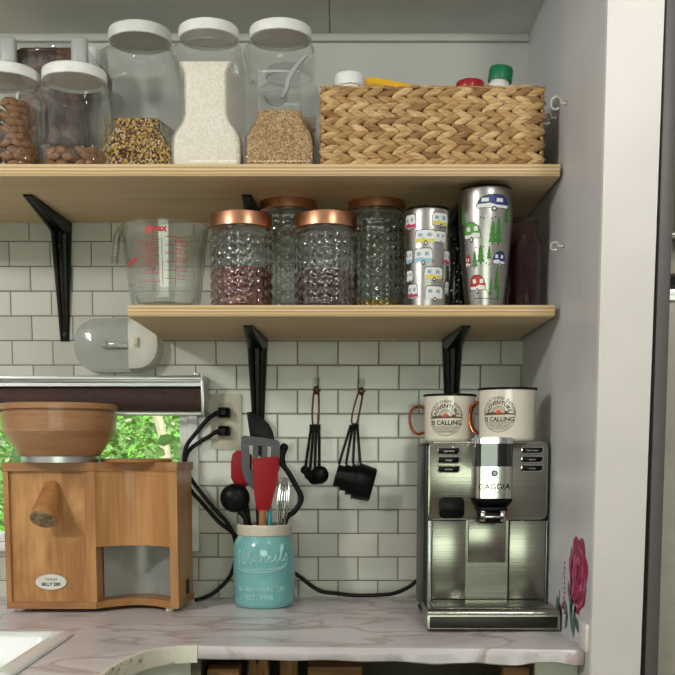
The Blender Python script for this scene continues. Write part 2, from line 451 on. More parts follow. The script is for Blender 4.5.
# ------------------------------------------------------------------ room
win_x1 = P(188.5, 470, 0).x; win_z0 = P(183, 541, 0).z; win_z1 = P(183, 395, 0).z; win_x0 = -1.25
UW = P(300, 190, 0).z
bm = new()
box(bm, win_x1, .55, 0, .06, 0, UW); box(bm, -2.4, win_x1, 0, .06, win_z1, UW)
box(bm, -2.4, win_x0, 0, .06, 0, win_z1); box(bm, win_x0, win_x1, 0, .06, 0, win_z0)
struct(obj('wall_back', bm, 'tile', smooth=False))
bm = new(); box(bm, -2.4, .55, 0, .06, UW, 2.45); struct(obj('wall_back_upper', bm, 'upper_wall', smooth=False))
bm = new(); box(bm, -2.4, XW, -.012, 0, P(300, 43, 0).z, CEIL, .002); struct(obj('trim_1', bm, 'upper_wall'))
bm = new(); box(bm, XW, XW + .075, -.61, 0, 0, 2.45); struct(obj('wall_right', bm, 'grey_wall', smooth=False))
bm = new(); loft(bm, [[(XW - .0005, -.622, z), (q, -.622, z), (q, -.61, z), (XW - .0005, -.61, z)] for z, q in ((0, .4455), (.88, .4495), (1.84, .4550), (2.45, .4575))]); struct(obj('trim_2', bm, 'post'))
bm = new(); box(bm, XW - .006, XW, -.609, -.566, ZT + .003, .955, .001); struct(obj('trim_3', bm, 'post'))
bm = new(); box(bm, -2.4, 1.6, -3.9, .06, -.06, 0); struct(obj('floor', bm, 'floor', smooth=False))
seam = P(330, 36, 0).x
bm = new(); box(bm, -2.4, seam - .001, -.42, 0, CEIL, CEIL + .03); box(bm, seam + .001, XW, -.42, 0, CEIL, CEIL + .03); box(bm, -2.4, XW, -.42, 0, CEIL + .031, CEIL + .05)
struct(obj('ceiling', bm, 'ceiling', smooth=False))
bm = new(); box(bm, -2.4, 1.6, -3.9, .06, 2.45, 2.5); box(bm, -2.4, XW, -.44, -.42, CEIL, 2.45)
struct(obj('ceiling_main', bm, 'room', smooth=False))
bm = new(); box(bm, -2.46, -2.4, -3.9, .06, 0, 2.45); struct(obj('wall_left', bm, 'room', smooth=False))
bm = new(); box(bm, 1.6, 1.66, -3.9, .06, 0, 2.45); struct(obj('wall_far_right', bm, 'room', smooth=False))
bm = new()
box(bm, -2.4, -.85, -3.96, -3.9, .95, 2.45); box(bm, .95, 1.6, -3.96, -3.9, .95, 2.45); box(bm, -.85, .95, -3.96, -3.9, 1.6, 2.45)
struct(obj('wall_rear', bm, 'room', smooth=False))
bm = new(); box(bm, -2.4, 1.6, -3.96, -3.9, 0, .95); struct(obj('wall_rear_added_dark', bm, plain('added_reflection_dark', (92, 74, 56), .6), smooth=False))  # unseen dark lower wall, added to darken reflections in the coffee machine
bm = new(); box(bm, .55, 1.6, 0, .06, 0, 2.45); struct(obj('wall_back_right', bm, 'room', smooth=False))

# window
w = bpy.data.objects.new('window_1', None); COL.objects.link(w); w.location = (win_x1, .03, win_z0); w['kind'] = 'structure'
bm = new(); fw = .016
box(bm, win_x1 - fw, win_x1, -.006, .05, win_z0, win_z1, .002); box(bm, win_x0, win_x0 + fw, -.006, .05, win_z0, win_z1, .002)
box(bm, win_x0 + fw, win_x1 - fw, -.006, .05, win_z1 - fw, win_z1, .002); box(bm, win_x0 + fw, win_x1 - fw, -.006, .05, win_z0, win_z0 + fw, .002)
obj('window_frame', bm, 'white_plastic', w)
bm = new(); box(bm, win_x0 + fw, win_x1 - fw, .026, .030, win_z0 + fw, win_z1 - fw); obj('window_pane', bm, 'pane', w, smooth=False)
bm = new(); box(bm, win_x1, win_x1 + .022, -.012, 0, win_z0 - .02, win_z1, .003); box(bm, win_x0, win_x1 + .022, -.02, 0, win_z0 - .02, win_z0 - .001, .003)
obj('window_casing', bm, 'white_plastic', w)

# garden outside
bm = new()
def leaf(bm, c, L, W, rot):
    pts = [(-.5, 0, 0), (-.2, .5, .05), (.2, .42, .02), (.5, 0, -.12), (.2, -.42, .02), (-.2, -.5, .05)]
    vs = [bm.verts.new(c + rot @ Vector((x * L, y * W, z * L))) for x, y, z in pts]
    mid = [bm.verts.new(c + rot @ Vector((x * L, 0, -.06 * L))) for x in (-.2, .2)]
    bm.faces.new((vs[0], mid[0], vs[1])); bm.faces.new((vs[1], mid[0], mid[1], vs[2])); bm.faces.new((vs[2], mid[1], vs[3]))
    bm.faces.new((vs[3], mid[1], vs[4])); bm.faces.new((vs[4], mid[1], mid[0], vs[5])); bm.faces.new((vs[5], mid[0], vs[0]))
rnd = random.Random(3)
from mathutils import Euler
for i in range(15000):
    y = 1.3 + 1.9 * rnd.random() ** 1.2
    c = Vector((-1.7 + 2.0 * rnd.random(), y, .75 + .95 * rnd.random()))
    s = .010 + .026 * rnd.random() ** 2.5
    leaf(bm, c, s * 1.5, s, Euler((rnd.uniform(-1.4, 1.0), rnd.uniform(-.8, .8), rnd.uniform(0, 6.28))).to_matrix())
for (px, py, s) in ((172, 426, .05), (166, 440, .045), (150, 455, .04), (178, 452, .05), (160, 452, .035), (20, 455, .05), (8, 430, .04)):
    leaf(bm, P(px, py, 1.2), s * 1.4, s, Euler((-1.0, rnd.uniform(-.4, .4), rnd.uniform(0, 6))).to_matrix())
tag(obj('garden_foliage', bm, 'leaf', smooth=False, norm=False), 'sunlit green leaves and undergrowth outside the window', 'foliage', kind='stuff')
bm = new(); tube(bm, spline([Vector((P(171, 560, 1.27).x, 1.27, -.019)), P(168, 500, 1.27), P(163, 440, 1.27), P(155, 405, 1.27), P(148, 340, 1.27)]), .016, 8)
tag(obj('sapling_trunk', bm, 'bark'), 'slim pale tree trunk among the leaves outside the window', 'tree')
bm = new(); box(bm, -6, 3, .6, 8, -.1, -.02)
tag(obj('garden_ground', bm, 'leaf', smooth=False), 'green garden ground outside the window', 'ground', kind='structure')
bm = new(); box(bm, -7, 4, 3.6, 4.2, -.02, 2.6, .1)
tag(obj('garden_hedge', bm, plain('hedge_green', (120, 178, 76), .7, var=.5, scale=14, bump=1, bscale=30)), 'clipped green hedge at the back of the garden', 'hedge')

# ------------------------------------------------------------------ shelves and brackets
def shelf(name, x0, x1, zt, zb, label):
    bm = new()
    for f in box(bm, x0, x1, SF, 0, zb, zt):
        f.normal_update()
        f.material_index = 1 if abs(f.calc_center_median().z - (zt + zb) / 2) < 1e-4 else 0
    return tag(obj(name, bm, ['ply', 'ply_edge'], origin=(x0, SF, zt), smooth=False), label, 'shelf')
shelf('wall_shelf', -.95, XW - .006, US_T, US_B, 'long upper plywood shelf holding the white-lidded jars and the basket')
shelf('wall_shelf', -.354, XW - .010, LS_T, LS_B, 'shorter lower plywood shelf holding the copper-lidded jars and tumblers')

def bracket(x, z, label, L=.233):
    t = thing('shelf_bracket', (x, 0, z), label, 'bracket', 'black shelf brackets')
    def arm(vertical):
        bm = new(); rings = []
        La = L if vertical else .226
        for k in range(13):
            s = k / 12
            w = .0205 - .0120 * s
            d = .024 * (1 - s) ** .9 + .0035
            g = .35 * d
            a = (.0 + s * La)
            prof = [(-w, 0), (-w, d * .55), (-w * .72, d * .95), (-w * .40, d), (-w * .22, d - g * .7), (w * .22, d - g * .7), (w * .40, d), (w * .72, d * .95), (w, d * .55), (w, 0)]
            if vertical: rings.append([(x + u, -v - .0006, z - .0015 - a) for u, v in prof])
            else: rings.append([(x + u, -.005 - a, z - v - .0006) for u, v in prof])
        loft(bm, rings)
        return bm
    obj('wall_arm', arm(True), 'black_satin', t)
    obj('shelf_arm', arm(False), 'black_satin', t)
    for (dz, dep) in ((-L + .012, .0060), (-.05, .0225)):
        bm = new()
        r = bmesh.ops.create_cone(bm, cap_ends=True, segments=12, radius1=.0036, radius2=.003, depth=.003, matrix=Matrix.Translation((x, -dep, z + dz)) @ Matrix.Rotation(PI / 2, 4, 'X'))
        obj('screw', bm, 'steel_dark', t)
XB = (P(63.5, 280, 0).x, P(258, 380, 0).x, P(451.5, 380, 0).x)
bracket(XB[0], US_B, 'black metal bracket under the upper shelf at left, above the oval lamp')
bracket(XB[1], US_B, 'black metal bracket under the upper shelf, mostly hidden behind copper-lidded jars', .208)
bracket(XB[2], US_B, 'black metal bracket under the upper shelf, behind the camper tumblers', .208)
bracket(XB[1], LS_B, 'black metal bracket under the lower shelf, above the turquoise utensil crock')
bracket(XB[2], LS_B, 'black metal bracket under the lower shelf, above the two mugs')

# ------------------------------------------------------------------ worktop, sink, cabinet
edge = [PZ(*q, ZT) for q in ((585, 650), (520, 649), (420, 648), (300, 647), (215, 646), (197, 645.5), (182, 646), (165, 647.5), (150, 650), (138, 653.5), (126, 658.5), (115, 664), (105, 670), (97, 676))]
outer = [(v.x, v.y) for v in edge]
outer[0] = (XW - .0005, outer[0][1])
outer += [(outer[-1][0] - .02, -.80), (-.47, -.90), (-.52, -1.06), (-1.35, -1.06), (-1.35, -.0005), (XW - .0005, -.0005)]
sk = PZ(74, 631, ZT + .006)
SX1, SY1, SX0, SY0 = sk.x, sk.y, sk.x - .56, sk.y - .34
hole = [(SX0 + .02, SY0 + .02), (SX1 - .02, SY0 + .02), (SX1 - .02, SY1 - .02), (SX0 + .02, SY1 - .02)]
bm = new(); es = []
for lp in (outer, hole):
    vs = [bm.verts.new((x, y, ZT)) for x, y in lp]
    es += [bm.edges.new((vs[i], vs[(i + 1) % len(vs)])) for i in range(len(vs))]
bmesh.ops.triangle_fill(bm, edges=es, use_beauty=True)
r = bmesh.ops.extrude_face_region(bm, geom=bm.faces[:])
bmesh.ops.translate(bm, verts=[v for v in r['geom'] if isinstance(v, bmesh.types.BMVert)], vec=(0, 0, -.019))
ct = thing('countertop', (0, -.3, ZT), 'marble-patterned pale pink worktop with a curved cutaway at left', 'countertop')
obj('worktop', bm, 'marble', ct, smooth=False)
# wrinkled vinyl apron on the straight right part
bm = new(); rr = random.Random(5); n = 90; fr = []; bk = []
xa, xb = outer[5][0], XW - .0012
for i in range(n + 1):
    s = i / n; x = xa + (xb - xa) * s
    k = 0
    while k < 4 and outer[k + 1][0] > x: k += 1
    (x1_, y1_), (x0_, y0_) = outer[k], outer[k + 1]
    y = y0_ + (y1_ - y0_) * (x - x0_) / (x1_ - x0_) if x1_ != x0_ else y0_
    wv = .0022 * math.sin(s * 47) * (s ** 1.5) + .0018 * math.sin(s * 91 + 1) * s ** 2
    drop = .0205 + .0035 * max(0, math.sin((s - .42) * 5.2)) + .0025 * s * math.sin(s * 33)
    sag = .004 * max(0, s - .4)
    prof = [(.001, .0004), (-.0022, -.0005), (-.0045, -.004), (-.0052 - wv, -.011), (-.0046 - wv * 1.6 - sag, -drop + .002), (-.003 - wv, -drop), (.004, -drop + .0005)]
    fr.append([(x, y + a, ZT + b) for a, b in prof])
loft(bm, fr, True, True, closed=True)
obj('front_edge', bm, 'marble', ct)
bm = new(); rings = []
pts = [Vector((*q, 0)) for q in outer[5:16]]; pts = spline(pts, 5)
for i, p in enumerate(pts):
    t = (pts[min(i + 1, len(pts) - 1)] - pts[max(i - 1, 0)]).normalized(); nn = Vector((-t.y, t.x, 0))
    if nn.dot(Vector((.5, -1, 0))) < 0: nn = -nn
    q = p + nn * .0002
    rings.append([(q.x, q.y, ZT + .0012), (q.x + nn.x * .005, q.y + nn.y * .005, ZT + .0008), (q.x + nn.x * .006, q.y + nn.y * .006, ZT - .002), (q.x + nn.x * .006, q.y + nn.y * .006, ZT - .026), (q.x, q.y, ZT - .026)])
loft(bm, rings)
obj('edging_strip', bm, 'edging', ct, label='chipped cream edging strip along the curve')

# sink
s = thing('sink', (SX0 + .28, SY0 + .17, ZT), 'white enamel sink sunk in the worktop at lower left corner', 'sink')
bm = new()
def srect(x0, x1, y0, y1, r, z):
    w, h = x1 - x0, y1 - y0
    return [((x0 + x1) / 2 + a, (y0 + y1) / 2 + b, z) for a, b in rrect(w, h, r, 6)]
rg = [srect(SX0, SX1, SY0, SY1, .012, ZT + .0006), srect(SX0 + .001, SX1 - .001, SY0 + .001, SY1 - .001, .012, ZT + .005), srect(SX0 + .006, SX1 - .006, SY0 + .006, SY1 - .006, .010, ZT + .0075),
      srect(SX0 + .024, SX1 - .026, SY0 + .024, SY1 - .014, .012, ZT + .0065), srect(SX0 + .03, SX1 - .031, SY0 + .03, SY1 - .022, .02, ZT - .001),
      srect(SX0 + .04, SX1 - .045, SY0 + .04, SY1 - .045, .04, ZT - .13), srect(SX0 + .07, SX1 - .07, SY0 + .07, SY1 - .07, .05, ZT - .15)]
loft(bm, rg, False, True)
obj('basin', bm, 'sink', s)
bm = new(); lathe(bm, SX0 + .28, SY0 + .17, [(.03, ZT - .1495), (.034, ZT - .148), (.03, ZT - .1465), (.012, ZT - .148)], 24); obj('drain', bm, 'chrome', s)

# base cabinet
cb = thing('base_cabinet', (0, -.3, 0), 'pale green base cabinet with open shelf below the worktop', 'cabinet')
zb = ZT - .0275
XL = outer[5][0]
bm = new(); box(bm, XL - .012, XL + .004, -.53, -.002, .0, ZT - .020); obj('divider_panel', bm, 'cabinet_dark', cb)
bm = new(); box(bm, XL + .004, XW - .001, -.53, -.01, .52, .536); obj('shelf_board', bm, 'crate', cb)
bm = new(); box(bm, XL + .004, XW - .001, -.012, -.002, 0, ZT - .02); obj('back_panel', bm, 'cabinet_dark', cb)
bm = new(); rings = []
for i, p in enumerate(pts):
    t = (pts[min(i + 1, len(pts) - 1)] - pts[max(i - 1, 0)]).normalized(); nn = Vector((-t.y, t.x, 0))
    if nn.dot(Vector((.5, -1, 0))) < 0: nn = -nn
    q = p - nn * .012
    rings.append([(q.x, q.y, ZT - .0205), (q.x, q.y, .0), (q.x - nn.x * .012, q.y - nn.y * .012, .0), (q.x - nn.x * .012, q.y - nn.y * .012, ZT - .0205)])
loft(bm, rings); obj('curved_panel', bm, 'cabinet_paint', cb)
xp = P(533, 670, -.53).x
bm = new(); box(bm, xp, XW - .001, -.545, -.532, 0, ZT - .024, .002); obj('front_panel', bm, 'cabinet_paint', cb)

# things on the open shelf
x0, x1 = P(208, 670, -.5).x, P(240, 670, -.5).x
bm = new(); box(bm, x0, x1, -.515, -.46, .5365, .868, .003); tag(obj('cutting_board', bm, 'crate'), 'tan wooden board upright under the worktop edge at left', 'board')
def bag(x0, x1, y0, y1, z1, seed, label):
    r = random.Random(seed); bm = new(); rings = []
    for k in range(9):
        s_ = k / 8; z = .5365 + (z1 - .5365) * s_; pin = 1 if s_ < .7 else 1 - .3 * (s_ - .7) / .3
        ring = []
        for i in range(28):
            a = 2 * PI * i / 28; c, d = math.cos(a), math.sin(a)
            j = 1 + (.05 + .14 * s_) * r.uniform(-1, 1)
            ring.append(((x0 + x1) / 2 + (x1 - x0) / 2 * math.copysign(abs(c) ** .6, c) * j * pin, (y0 + y1) / 2 + (y1 - y0) / 2 * math.copysign(abs(d) ** .6, d) * j * (pin ** 2), z + (r.uniform(-.012, .016) if s_ == 1 else 0)))
        rings.append(ring)
    loft(bm, rings); return tag(obj('paper_bag', bm, 'paper', smooth=False), label, 'bag', 'paper bags under the worktop')
bag(P(246, 670, -.45).x, P(272, 670, -.45).x, -.50, -.42, .872, 1, 'crumpled brown paper bag beside the tan board under the worktop')
bag(P(278, 670, -.42).x, P(300, 670, -.42).x, -.47, -.39, .874, 2, 'crumpled brown paper bag right of the other bag, under the worktop')
x0, x1 = P(308, 670, -.44).x, P(362, 670, -.44).x
bm = new(); box(bm, x0, x1, -.47, -.28, .5365, .862, .003); tag(obj('wooden_box', bm, 'crate'), 'brown wooden box in the shade right of the paper bags', 'box')
x0, x1 = P(500, 670, -.5).x, P(527, 670, -.5).x
bm = new(); box(bm, x0, x1, -.525, -.49, .5365, .873, .003); tag(obj('wooden_post', bm, 'crate'), 'short tan wooden post beside the pale panel under the worktop', 'post')

# ------------------------------------------------------------------ fridge at right edge
fr_ = thing('refrigerator', (.8, -.55, 0), 'tall beige two-door refrigerator in a grey frame at right edge', 'refrigerator')
XF = .4575
bm = new(); box(bm, XF, XF + .0195, -.62, -.2, 0, 2.2, .003); box(bm, XF + .0195, 1.1, -.56, -.2, 0, 2.2); obj('frame', bm, 'fridge_frame', fr_)
zg = P(668, 280, -.6).z
bm = new(); box(bm, XF + .0215, 1.08, -.60, -.561, .04, zg - .012, .004); d = obj('lower_door', bm, 'fridge', fr_)
bm = new(); box(bm, XF + .0225, 1.08, -.6035, -.6005, zg - .030, zg - .0135, .001); obj('door_trim', bm, 'alu', d)
bm = new(); box(bm, XF + .0215, 1.08, -.60, -.561, zg + .008, 2.18, .004); d = obj('upper_door', bm, 'fridge', fr_)
bm = new(); tube(bm, spline([(XF + .039, -.612, 2.16), (XF + .031, -.612, 2.0), (XF + .031, -.612, zg + .075), (XF + .035, -.612, zg + .062), (XF + .047, -.612, zg + .058), (1.0, -.612, zg + .058)], 4), .0055, 10); obj('panel_frame', bm, 'alu', d)
bm = new(); box(bm, XF + .0218, 1.08, -.58, -.561, zg - .0125, zg + .0085); obj('door_seal', bm, 'seal', fr_)

# ------------------------------------------------------------------ clear food jars on the upper shelf
def jar_sections(xc, yc, w, b, rad, notch, neck):
    m = min(w, b)
    def ring(z, kx, cr, g, zz=None):
        """cr: corner radius as a share of the half width, 1 = round neck"""
        out = []
        if cr >= 1:
            base = [(neck * math.cos(a), neck * math.sin(a)) for a in [PI / 2 * q + PI / 2 * i / 12 for q in range(4) for i in range(13)]]
        else:
            base = rrect(2 * w * kx, 2 * b * kx, m * cr, 12)
            if cr > .5:
                q = (cr - .5) / .5
                circ_ = [(neck * math.cos(a), neck * math.sin(a)) for a in [PI / 2 * q_ + PI / 2 * i / 12 for q_ in range(4) for i in range(13)]]
                base = [(x * (1 - q) + u * q, y * (1 - q) + v * q) for (x, y), (u, v) in zip(base, circ_)]
        for X, Y in base:
            if g:
                q = min(1, max(0, (-Y / b + .25) / 1.05)); X *= 1 - notch * g * q
                if Y < 0: Y *= 1 - .05 * g
            out.append((xc + X, yc + Y, z))
        return out
    prof = [(0.00, .92, rad, 0), (.006, .955, rad, 0), (.02, .985, rad, 0), (.045, 1, rad, 0), (.15, 1, rad, 0), (.165, .985, rad, 0), (.18, .985, rad, 0), (.195, 1, rad, .03), (.24, 1, rad, .25), (.30, 1, rad, .75), (.345, 1, rad, .97), (.36, 1, rad, 1), (.62, 1, rad, 1), (.64, 1, rad, .97), (.68, 1, rad, .72), (.73, 1, rad, .2), (.755, 1, rad, 0), (.79, .995, rad + .06, 0), (.825, .97, .45, 0), (.85, .94, .6, 0), (.87, .92, .8, 0), (.885, 1, 1, 0)]
    return prof, ring
def food_jar(px, py_top, wpx, lidpx, label, rad=.15, notch=.38, yc=None, depth=None, lid_h=.068, fill=None, fmat=None, fname=None, flabel=None, fcat=None, group='clear food jars', lid_mat='white_plastic'):
    b0 = depth or .06
    yc = yc if yc is not None else SF + .014 + b0
    c = P(px, 120, yc)
    w = wpx / 2 * (P(px + 1, 120, yc).x - c.x)
    lidr = lidpx / 2 * (P(px + 1, 40, yc).x - P(px, 40, yc).x)
    z0 = US_T + .0008
    H = P(px, py_top, yc - lidr * .8).z - z0
    sq = (1 - lid_h) / .932
    prof, ring = jar_sections(c.x, yc, w, b0, rad, notch, lidr * .94)
    prof = [(z * sq, k, n, g) for z, k, n, g in prof] + [(1 - lid_h + .012, 1, 1, 0)]
    t = thing('food_jar', (c.x, yc, z0), label, 'jar', group)
    bm = new(); loft(bm, [ring(z0 + z * H, k, n, g) for z, k, n, g in prof], True, False); obj('jar_body', bm, 'clear_pet', t)
    zl = z0 + H * (1 - lid_h); hl = z0 + H; nn = 56
    bm = new(); lathe(bm, c.x, yc, [(lidr * .955, zl + .004), (lidr * .955, zl - .002), (lidr, zl - .001), (lidr, hl - .004), (lidr * .985, hl - .0015), (lidr * .95, hl), (lidr * .3, hl + .0005)], nn, cap0=False, disp=lambda a, z: (.0005 * math.cos(a * 28) if z < hl - .004 else 0)); ld = obj('lid', bm, lid_mat, t)
    if lid_mat == 'white_plastic': bm = new(); lathe(bm, c.x, yc, [(lidr * .93, zl + .0045), (lidr * .93, zl + .006)], nn); obj('liner', bm, 'liner', ld, label='pale liner inside the lid')
    if fill:
        j = max(i for i, q in enumerate(prof) if q[0] < fill); q0, q1 = prof[j], prof[j + 1]; f = (fill - q0[0]) / (q1[0] - q0[0])
        rr = [ring(z0 + z * H + (.002 if z == 0 else 0), k * .94, n, g) for z, k, n, g in prof[:j + 1]]
        rnd_ = random.Random(int(px))
        top = [Vector(p) for p in ring(z0 + fill * H, (q0[1] + (q1[1] - q0[1]) * f) * .94, q0[2], q0[3] + (q1[3] - q0[3]) * f)]
        rr.append(top)
        for kk in (.8, .5, .2):
            rr.append([Vector((c.x + (p.x - c.x) * kk, yc + (p.y - yc) * kk, p.z + .008 * (1 - kk) + rnd_.uniform(-.0015, .0015))) for p in top])
        bm = new(); loft(bm, rr)
        tag(obj(fname, bm, fmat), flabel, fcat, kind='stuff')
    return c.x, yc, z0, w, b0, H

food_jar(141.5, 21, 75, 62, 'large clear jar a third full of popcorn, white lid, left of the rice jar', yc=-.166, fill=.405, fmat='popcorn', fname='popcorn_kernels', flabel='mixed yellow and maroon popcorn kernels in a large jar', fcat='popcorn')
food_jar(210, 19, 69, 60, 'large clear jar full of white rice, white lid, between popcorn and grain jars', fill=.70, fmat='rice', fname='rice_grains', flabel='white rice filling the middle large jar', fcat='rice')
jx = food_jar(281, 19, 69, 62, 'large clear jar of tan cracked grain with a scoop, white lid, beside the basket', fill=.38, fmat='wheat', fname='cracked_grain', flabel='tan cracked grain in the large jar beside the basket', fcat='grain')
ja = food_jar(7, 62, 66, 66, 'short clear jar packed with almonds, white lid, at the left edge', rad=.46, notch=.16, depth=.054, lid_h=.10)
jb = food_jar(75.5, 62, 63, 64, 'short clear jar with few almonds, white lid, second from the left', rad=.46, notch=.22, depth=.054, lid_h=.10)
food_jar(290, 63, 60, 48, 'clear jar with clear lid standing behind the tan grain jar', yc=-.11, depth=.05, lid_mat='acrylic')

# scoop standing in the grain
yS = jx[1] + .0
sc = thing('scoop', P(284, 112, yS), 'clear plastic scoop stuck in the tan grain inside the jar', 'scoop')
bm = new(); tube(bm, spline([P(306, 55, yS), P(300, 62, yS), P(289, 78, yS), P(287, 88, yS), P(282, 98, yS)], 5), [.0045] * 15 + [.004] * 6, 10); obj('handle', bm, plain('frosted_scoop', (184, 186, 186), .2), sc)
bm = new(); cc = P(276, 101, yS); rings = []
for k in range(7):
    a = PI / 2 * k / 6; rings.append([(cc.x + .023 * math.sin(a + .02) * math.cos(q), yS + .02 * math.sin(a + .02) * math.sin(q), cc.z + .0 - .020 * math.cos(a) + .012) for q in [2 * PI * i / 20 for i in range(20)]])
loft(bm, rings, True, False); obj('bowl', bm, clear('scoop_plastic', (.9, .9, .9), 1.0, .08, blend=.45), sc)

# almonds
def almond_mesh():
    bm = new(); bmesh.ops.create_uvsphere(bm, u_segments=12, v_segments=8, radius=1)
    for v in bm.verts:
        x, y, z = v.co.z, v.co.x, v.co.y
        k = 1 - .28 * x
        v.co = (x * .0105, y * .0066 * k, z * .0044 * k)
    sharpen(bm, 3); me = bpy.data.meshes.new('almond'); bm.to_mesh(me); bm.free(); me.materials.append(M['almond']); return me
ALM = almond_mesh(); first = [True]
def almond(p, rot, label, group):
    o = bpy.data.objects.new('almond', ALM); COL.objects.link(o); o.location = p; o.rotation_euler = rot
    tag(o, label, 'almond', group)
def fill_almonds(j, top, shells, label, group, xmin=-9):
    xc, yc, z0, w, b, H = j; r = random.Random(int(xc * 1000) + 4)
    for q in shells:
        row = 0; z = z0 + .0075
        while z < top:
            n = int(2 * PI * (w * q) / .0190)
            for i in range(n):
                a = 2 * PI * (i + .5 * (row % 2)) / n + r.uniform(-.04, .04)
                s5 = 2 / 4.5; c_, s_ = math.cos(a), math.sin(a)
                pin = 1 - (.16 * max(0, min(1, (z - z0 - .22 * H) / (.1 * H))) * (1 if s_ < -.2 else .2))
                x = xc + w * q * math.copysign(abs(c_) ** .62, c_) * pin; y = yc + b * q * math.copysign(abs(s_) ** .62, s_) * .96
                if x < xmin or s_ > .55: continue
                almond((x, y, z + r.uniform(-.001, .001)), Euler((PI / 2 + r.uniform(-.25, .25), r.uniform(-.55, .55) + (PI if r.random() < .5 else 0), a + PI / 2), 'XYZ'), label, group)
            z += .0112; row += 1
fill_almonds(ja, ja[2] + .112, (.82, .60, .38), 'brown almond in the full jar at the left edge of the upper shelf', 'almonds in the full jar', xmin=P(-6, 120, ja[1]).x)
fill_almonds(jb, jb[2] + .032, (.82, .60, .35), 'brown almond at the bottom of the nearly empty second jar', 'almonds in the nearly empty jar')

# clear bin behind the almond jars
yb = -.10
a, b_ = P(5, 70, yb - .065), P(87, 70, yb - .065); zt = P(40, 42, yb - .066).z
t = thing('storage_bin', ((a.x + b_.x) / 2, yb, US_T), 'clear clip-top container with brown contents behind the almond jars', 'container')
bm = new(); xc = (a.x + b_.x) / 2; w = (b_.x - a.x) / 2
rings = []
for z, k in ((.001, .93), (.006, .97), (.10, 1.0), ((zt - US_T) * .9, 1.0), (zt - US_T - .004, 1.0), (zt - US_T, .95)):
    rings.append([(xc + u * k, yb + v * k, US_T + z) for u, v in rrect(2 * w, .13, .018)])
loft(bm, rings); obj('bin_body', bm, 'acrylic', t)
for sx in (-1, 1):
    bm = new(); box(bm, xc + sx * (w - .010) - .0155, xc + sx * (w - .010) + .0155, yb - .084, yb - .0662, zt - .044, zt + .005, .0078, 4)
    obj('side_clip', bm, plain('frosted_clip', (176, 178, 174), .35), t)
bm = new(); box(bm, xc - .02, xc + .02, yb - .0695, yb - .0665, zt - .016, zt - .005, .0012); obj('front_clip', bm, 'acrylic', t)
bm = new(); rings = []
for z, k in ((.004, .76), (.1, .80), (zt - US_T - .007, .80), (zt - US_T - .003, .74)): rings.append([(xc + u * k, yb + v * k, US_T + z) for u, v in rrect(2 * w, .13, .018)])
loft(bm, rings); tag(obj('dry_goods', bm, 'bin_brown'), 'dark brown dry goods filling the clip-top container', 'food', kind='stuff')
cx_ = P(91.5, 60, -.018)
t = thing('slim_jar', (cx_.x, -.018, US_T), 'slim clear jar with white lid peeking out between the clear bin and popcorn jar', 'jar')
zq_ = lambda py: P(91, py, -.03).z
bm = new(); lathe(bm, cx_.x, -.018, [(.0145, US_T + .0005), (.0158, US_T + .004), (.0158, zq_(68)), (.013, zq_(66))], 24, cap1=False); obj('jar_body', bm, 'clear_pet', t)
bm = new(); lathe(bm, cx_.x, -.018, [(.0162, zq_(66)), (.0162, zq_(49)), (.0145, zq_(47))], 24); obj('lid', bm, 'white_plastic', t)

# ------------------------------------------------------------------ wicker basket
BX0, BX1, BYF, BYB = P(321, 130, -.335).x, P(544, 130, -.335).x, -.338, -.10
BZ0, BZ1 = US_T + .001, P(430, 85.5, -.338).z
bk = thing('wicker_basket', ((BX0 + BX1) / 2, (BYF + BYB) / 2, US_T), 'tan braided wicker basket filled with bottles on the upper shelf', 'basket')
bm = new(); th = .007
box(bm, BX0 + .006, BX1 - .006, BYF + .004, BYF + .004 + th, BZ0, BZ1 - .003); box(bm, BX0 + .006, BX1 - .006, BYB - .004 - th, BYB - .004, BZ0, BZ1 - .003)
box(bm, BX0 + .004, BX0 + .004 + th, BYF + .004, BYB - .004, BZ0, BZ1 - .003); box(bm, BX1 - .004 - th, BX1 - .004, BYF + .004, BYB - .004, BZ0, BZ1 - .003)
box(bm, BX0 + .005, BX1 - .005, BYF + .005, BYB - .005, BZ0, BZ0 + .006); obj('liner', bm, 'wicker_gap_shade', bk)  # dark sheet behind the weave, standing in for shade in its gaps
def strand(bm, c, L, Wd, T, ang, ax):
    """a fat tapered braid strand lying in the wall plane; ax = horizontal direction, n = outward"""
    nrm = Vector((ax.y, -ax.x, 0)); up = Vector((0, 0, 1))
    d = ax * math.cos(ang) + up * math.sin(ang); e = -ax * math.sin(ang) + up * math.cos(ang)
    rings = []
    for k in range(9):
        s_ = -1 + 2 * k / 8
        ww = Wd * (max(0, 1 - abs(s_) ** 2.6) ** .55) + .0004; tt = T * (max(0, 1 - s_ * s_) ** .5) + .0003
        bend = e * (.12 * L * (s_ * s_ - .4) * (1 if ang > 0 else -1) * -.5)
        rings.append([c + d * (s_ * L) + bend + e * (ww * math.cos(q)) + nrm * (tt * math.sin(q)) for q in [2 * PI * i / 8 for i in range(8)]])
    loft(bm, rings)
def weave(bm, p0, ax, length, rows, rnd):
    rowh = (BZ1 - BZ0 - .006) / rows; pitch = .0235
    n = int(length / pitch)
    pitch = length / n
    for r_ in range(rows):
        sgn = 1 if r_ % 2 == 0 else -1
        for k in range(-0, n + 0):
            x = (k + .5) * pitch + rnd.uniform(-.0015, .0015)
            hl = .0195
            x = min(max(x, hl * .8), length - hl * .8)
            strand(bm, p0 + ax * x + Vector((0, 0, BZ0 + rowh * (r_ + .5) + rnd.uniform(-.0006, .0006))), hl * rnd.uniform(.94, 1.06), rowh * .555, .0062, sgn * .40 + rnd.uniform(-.06, .06), ax)
rw = random.Random(11)
bm = new(); weave(bm, Vector((BX0, BYF + .004, 0)), Vector((1, 0, 0)), BX1 - BX0, 11, rw); obj('front_weave', bm, 'wicker', bk)
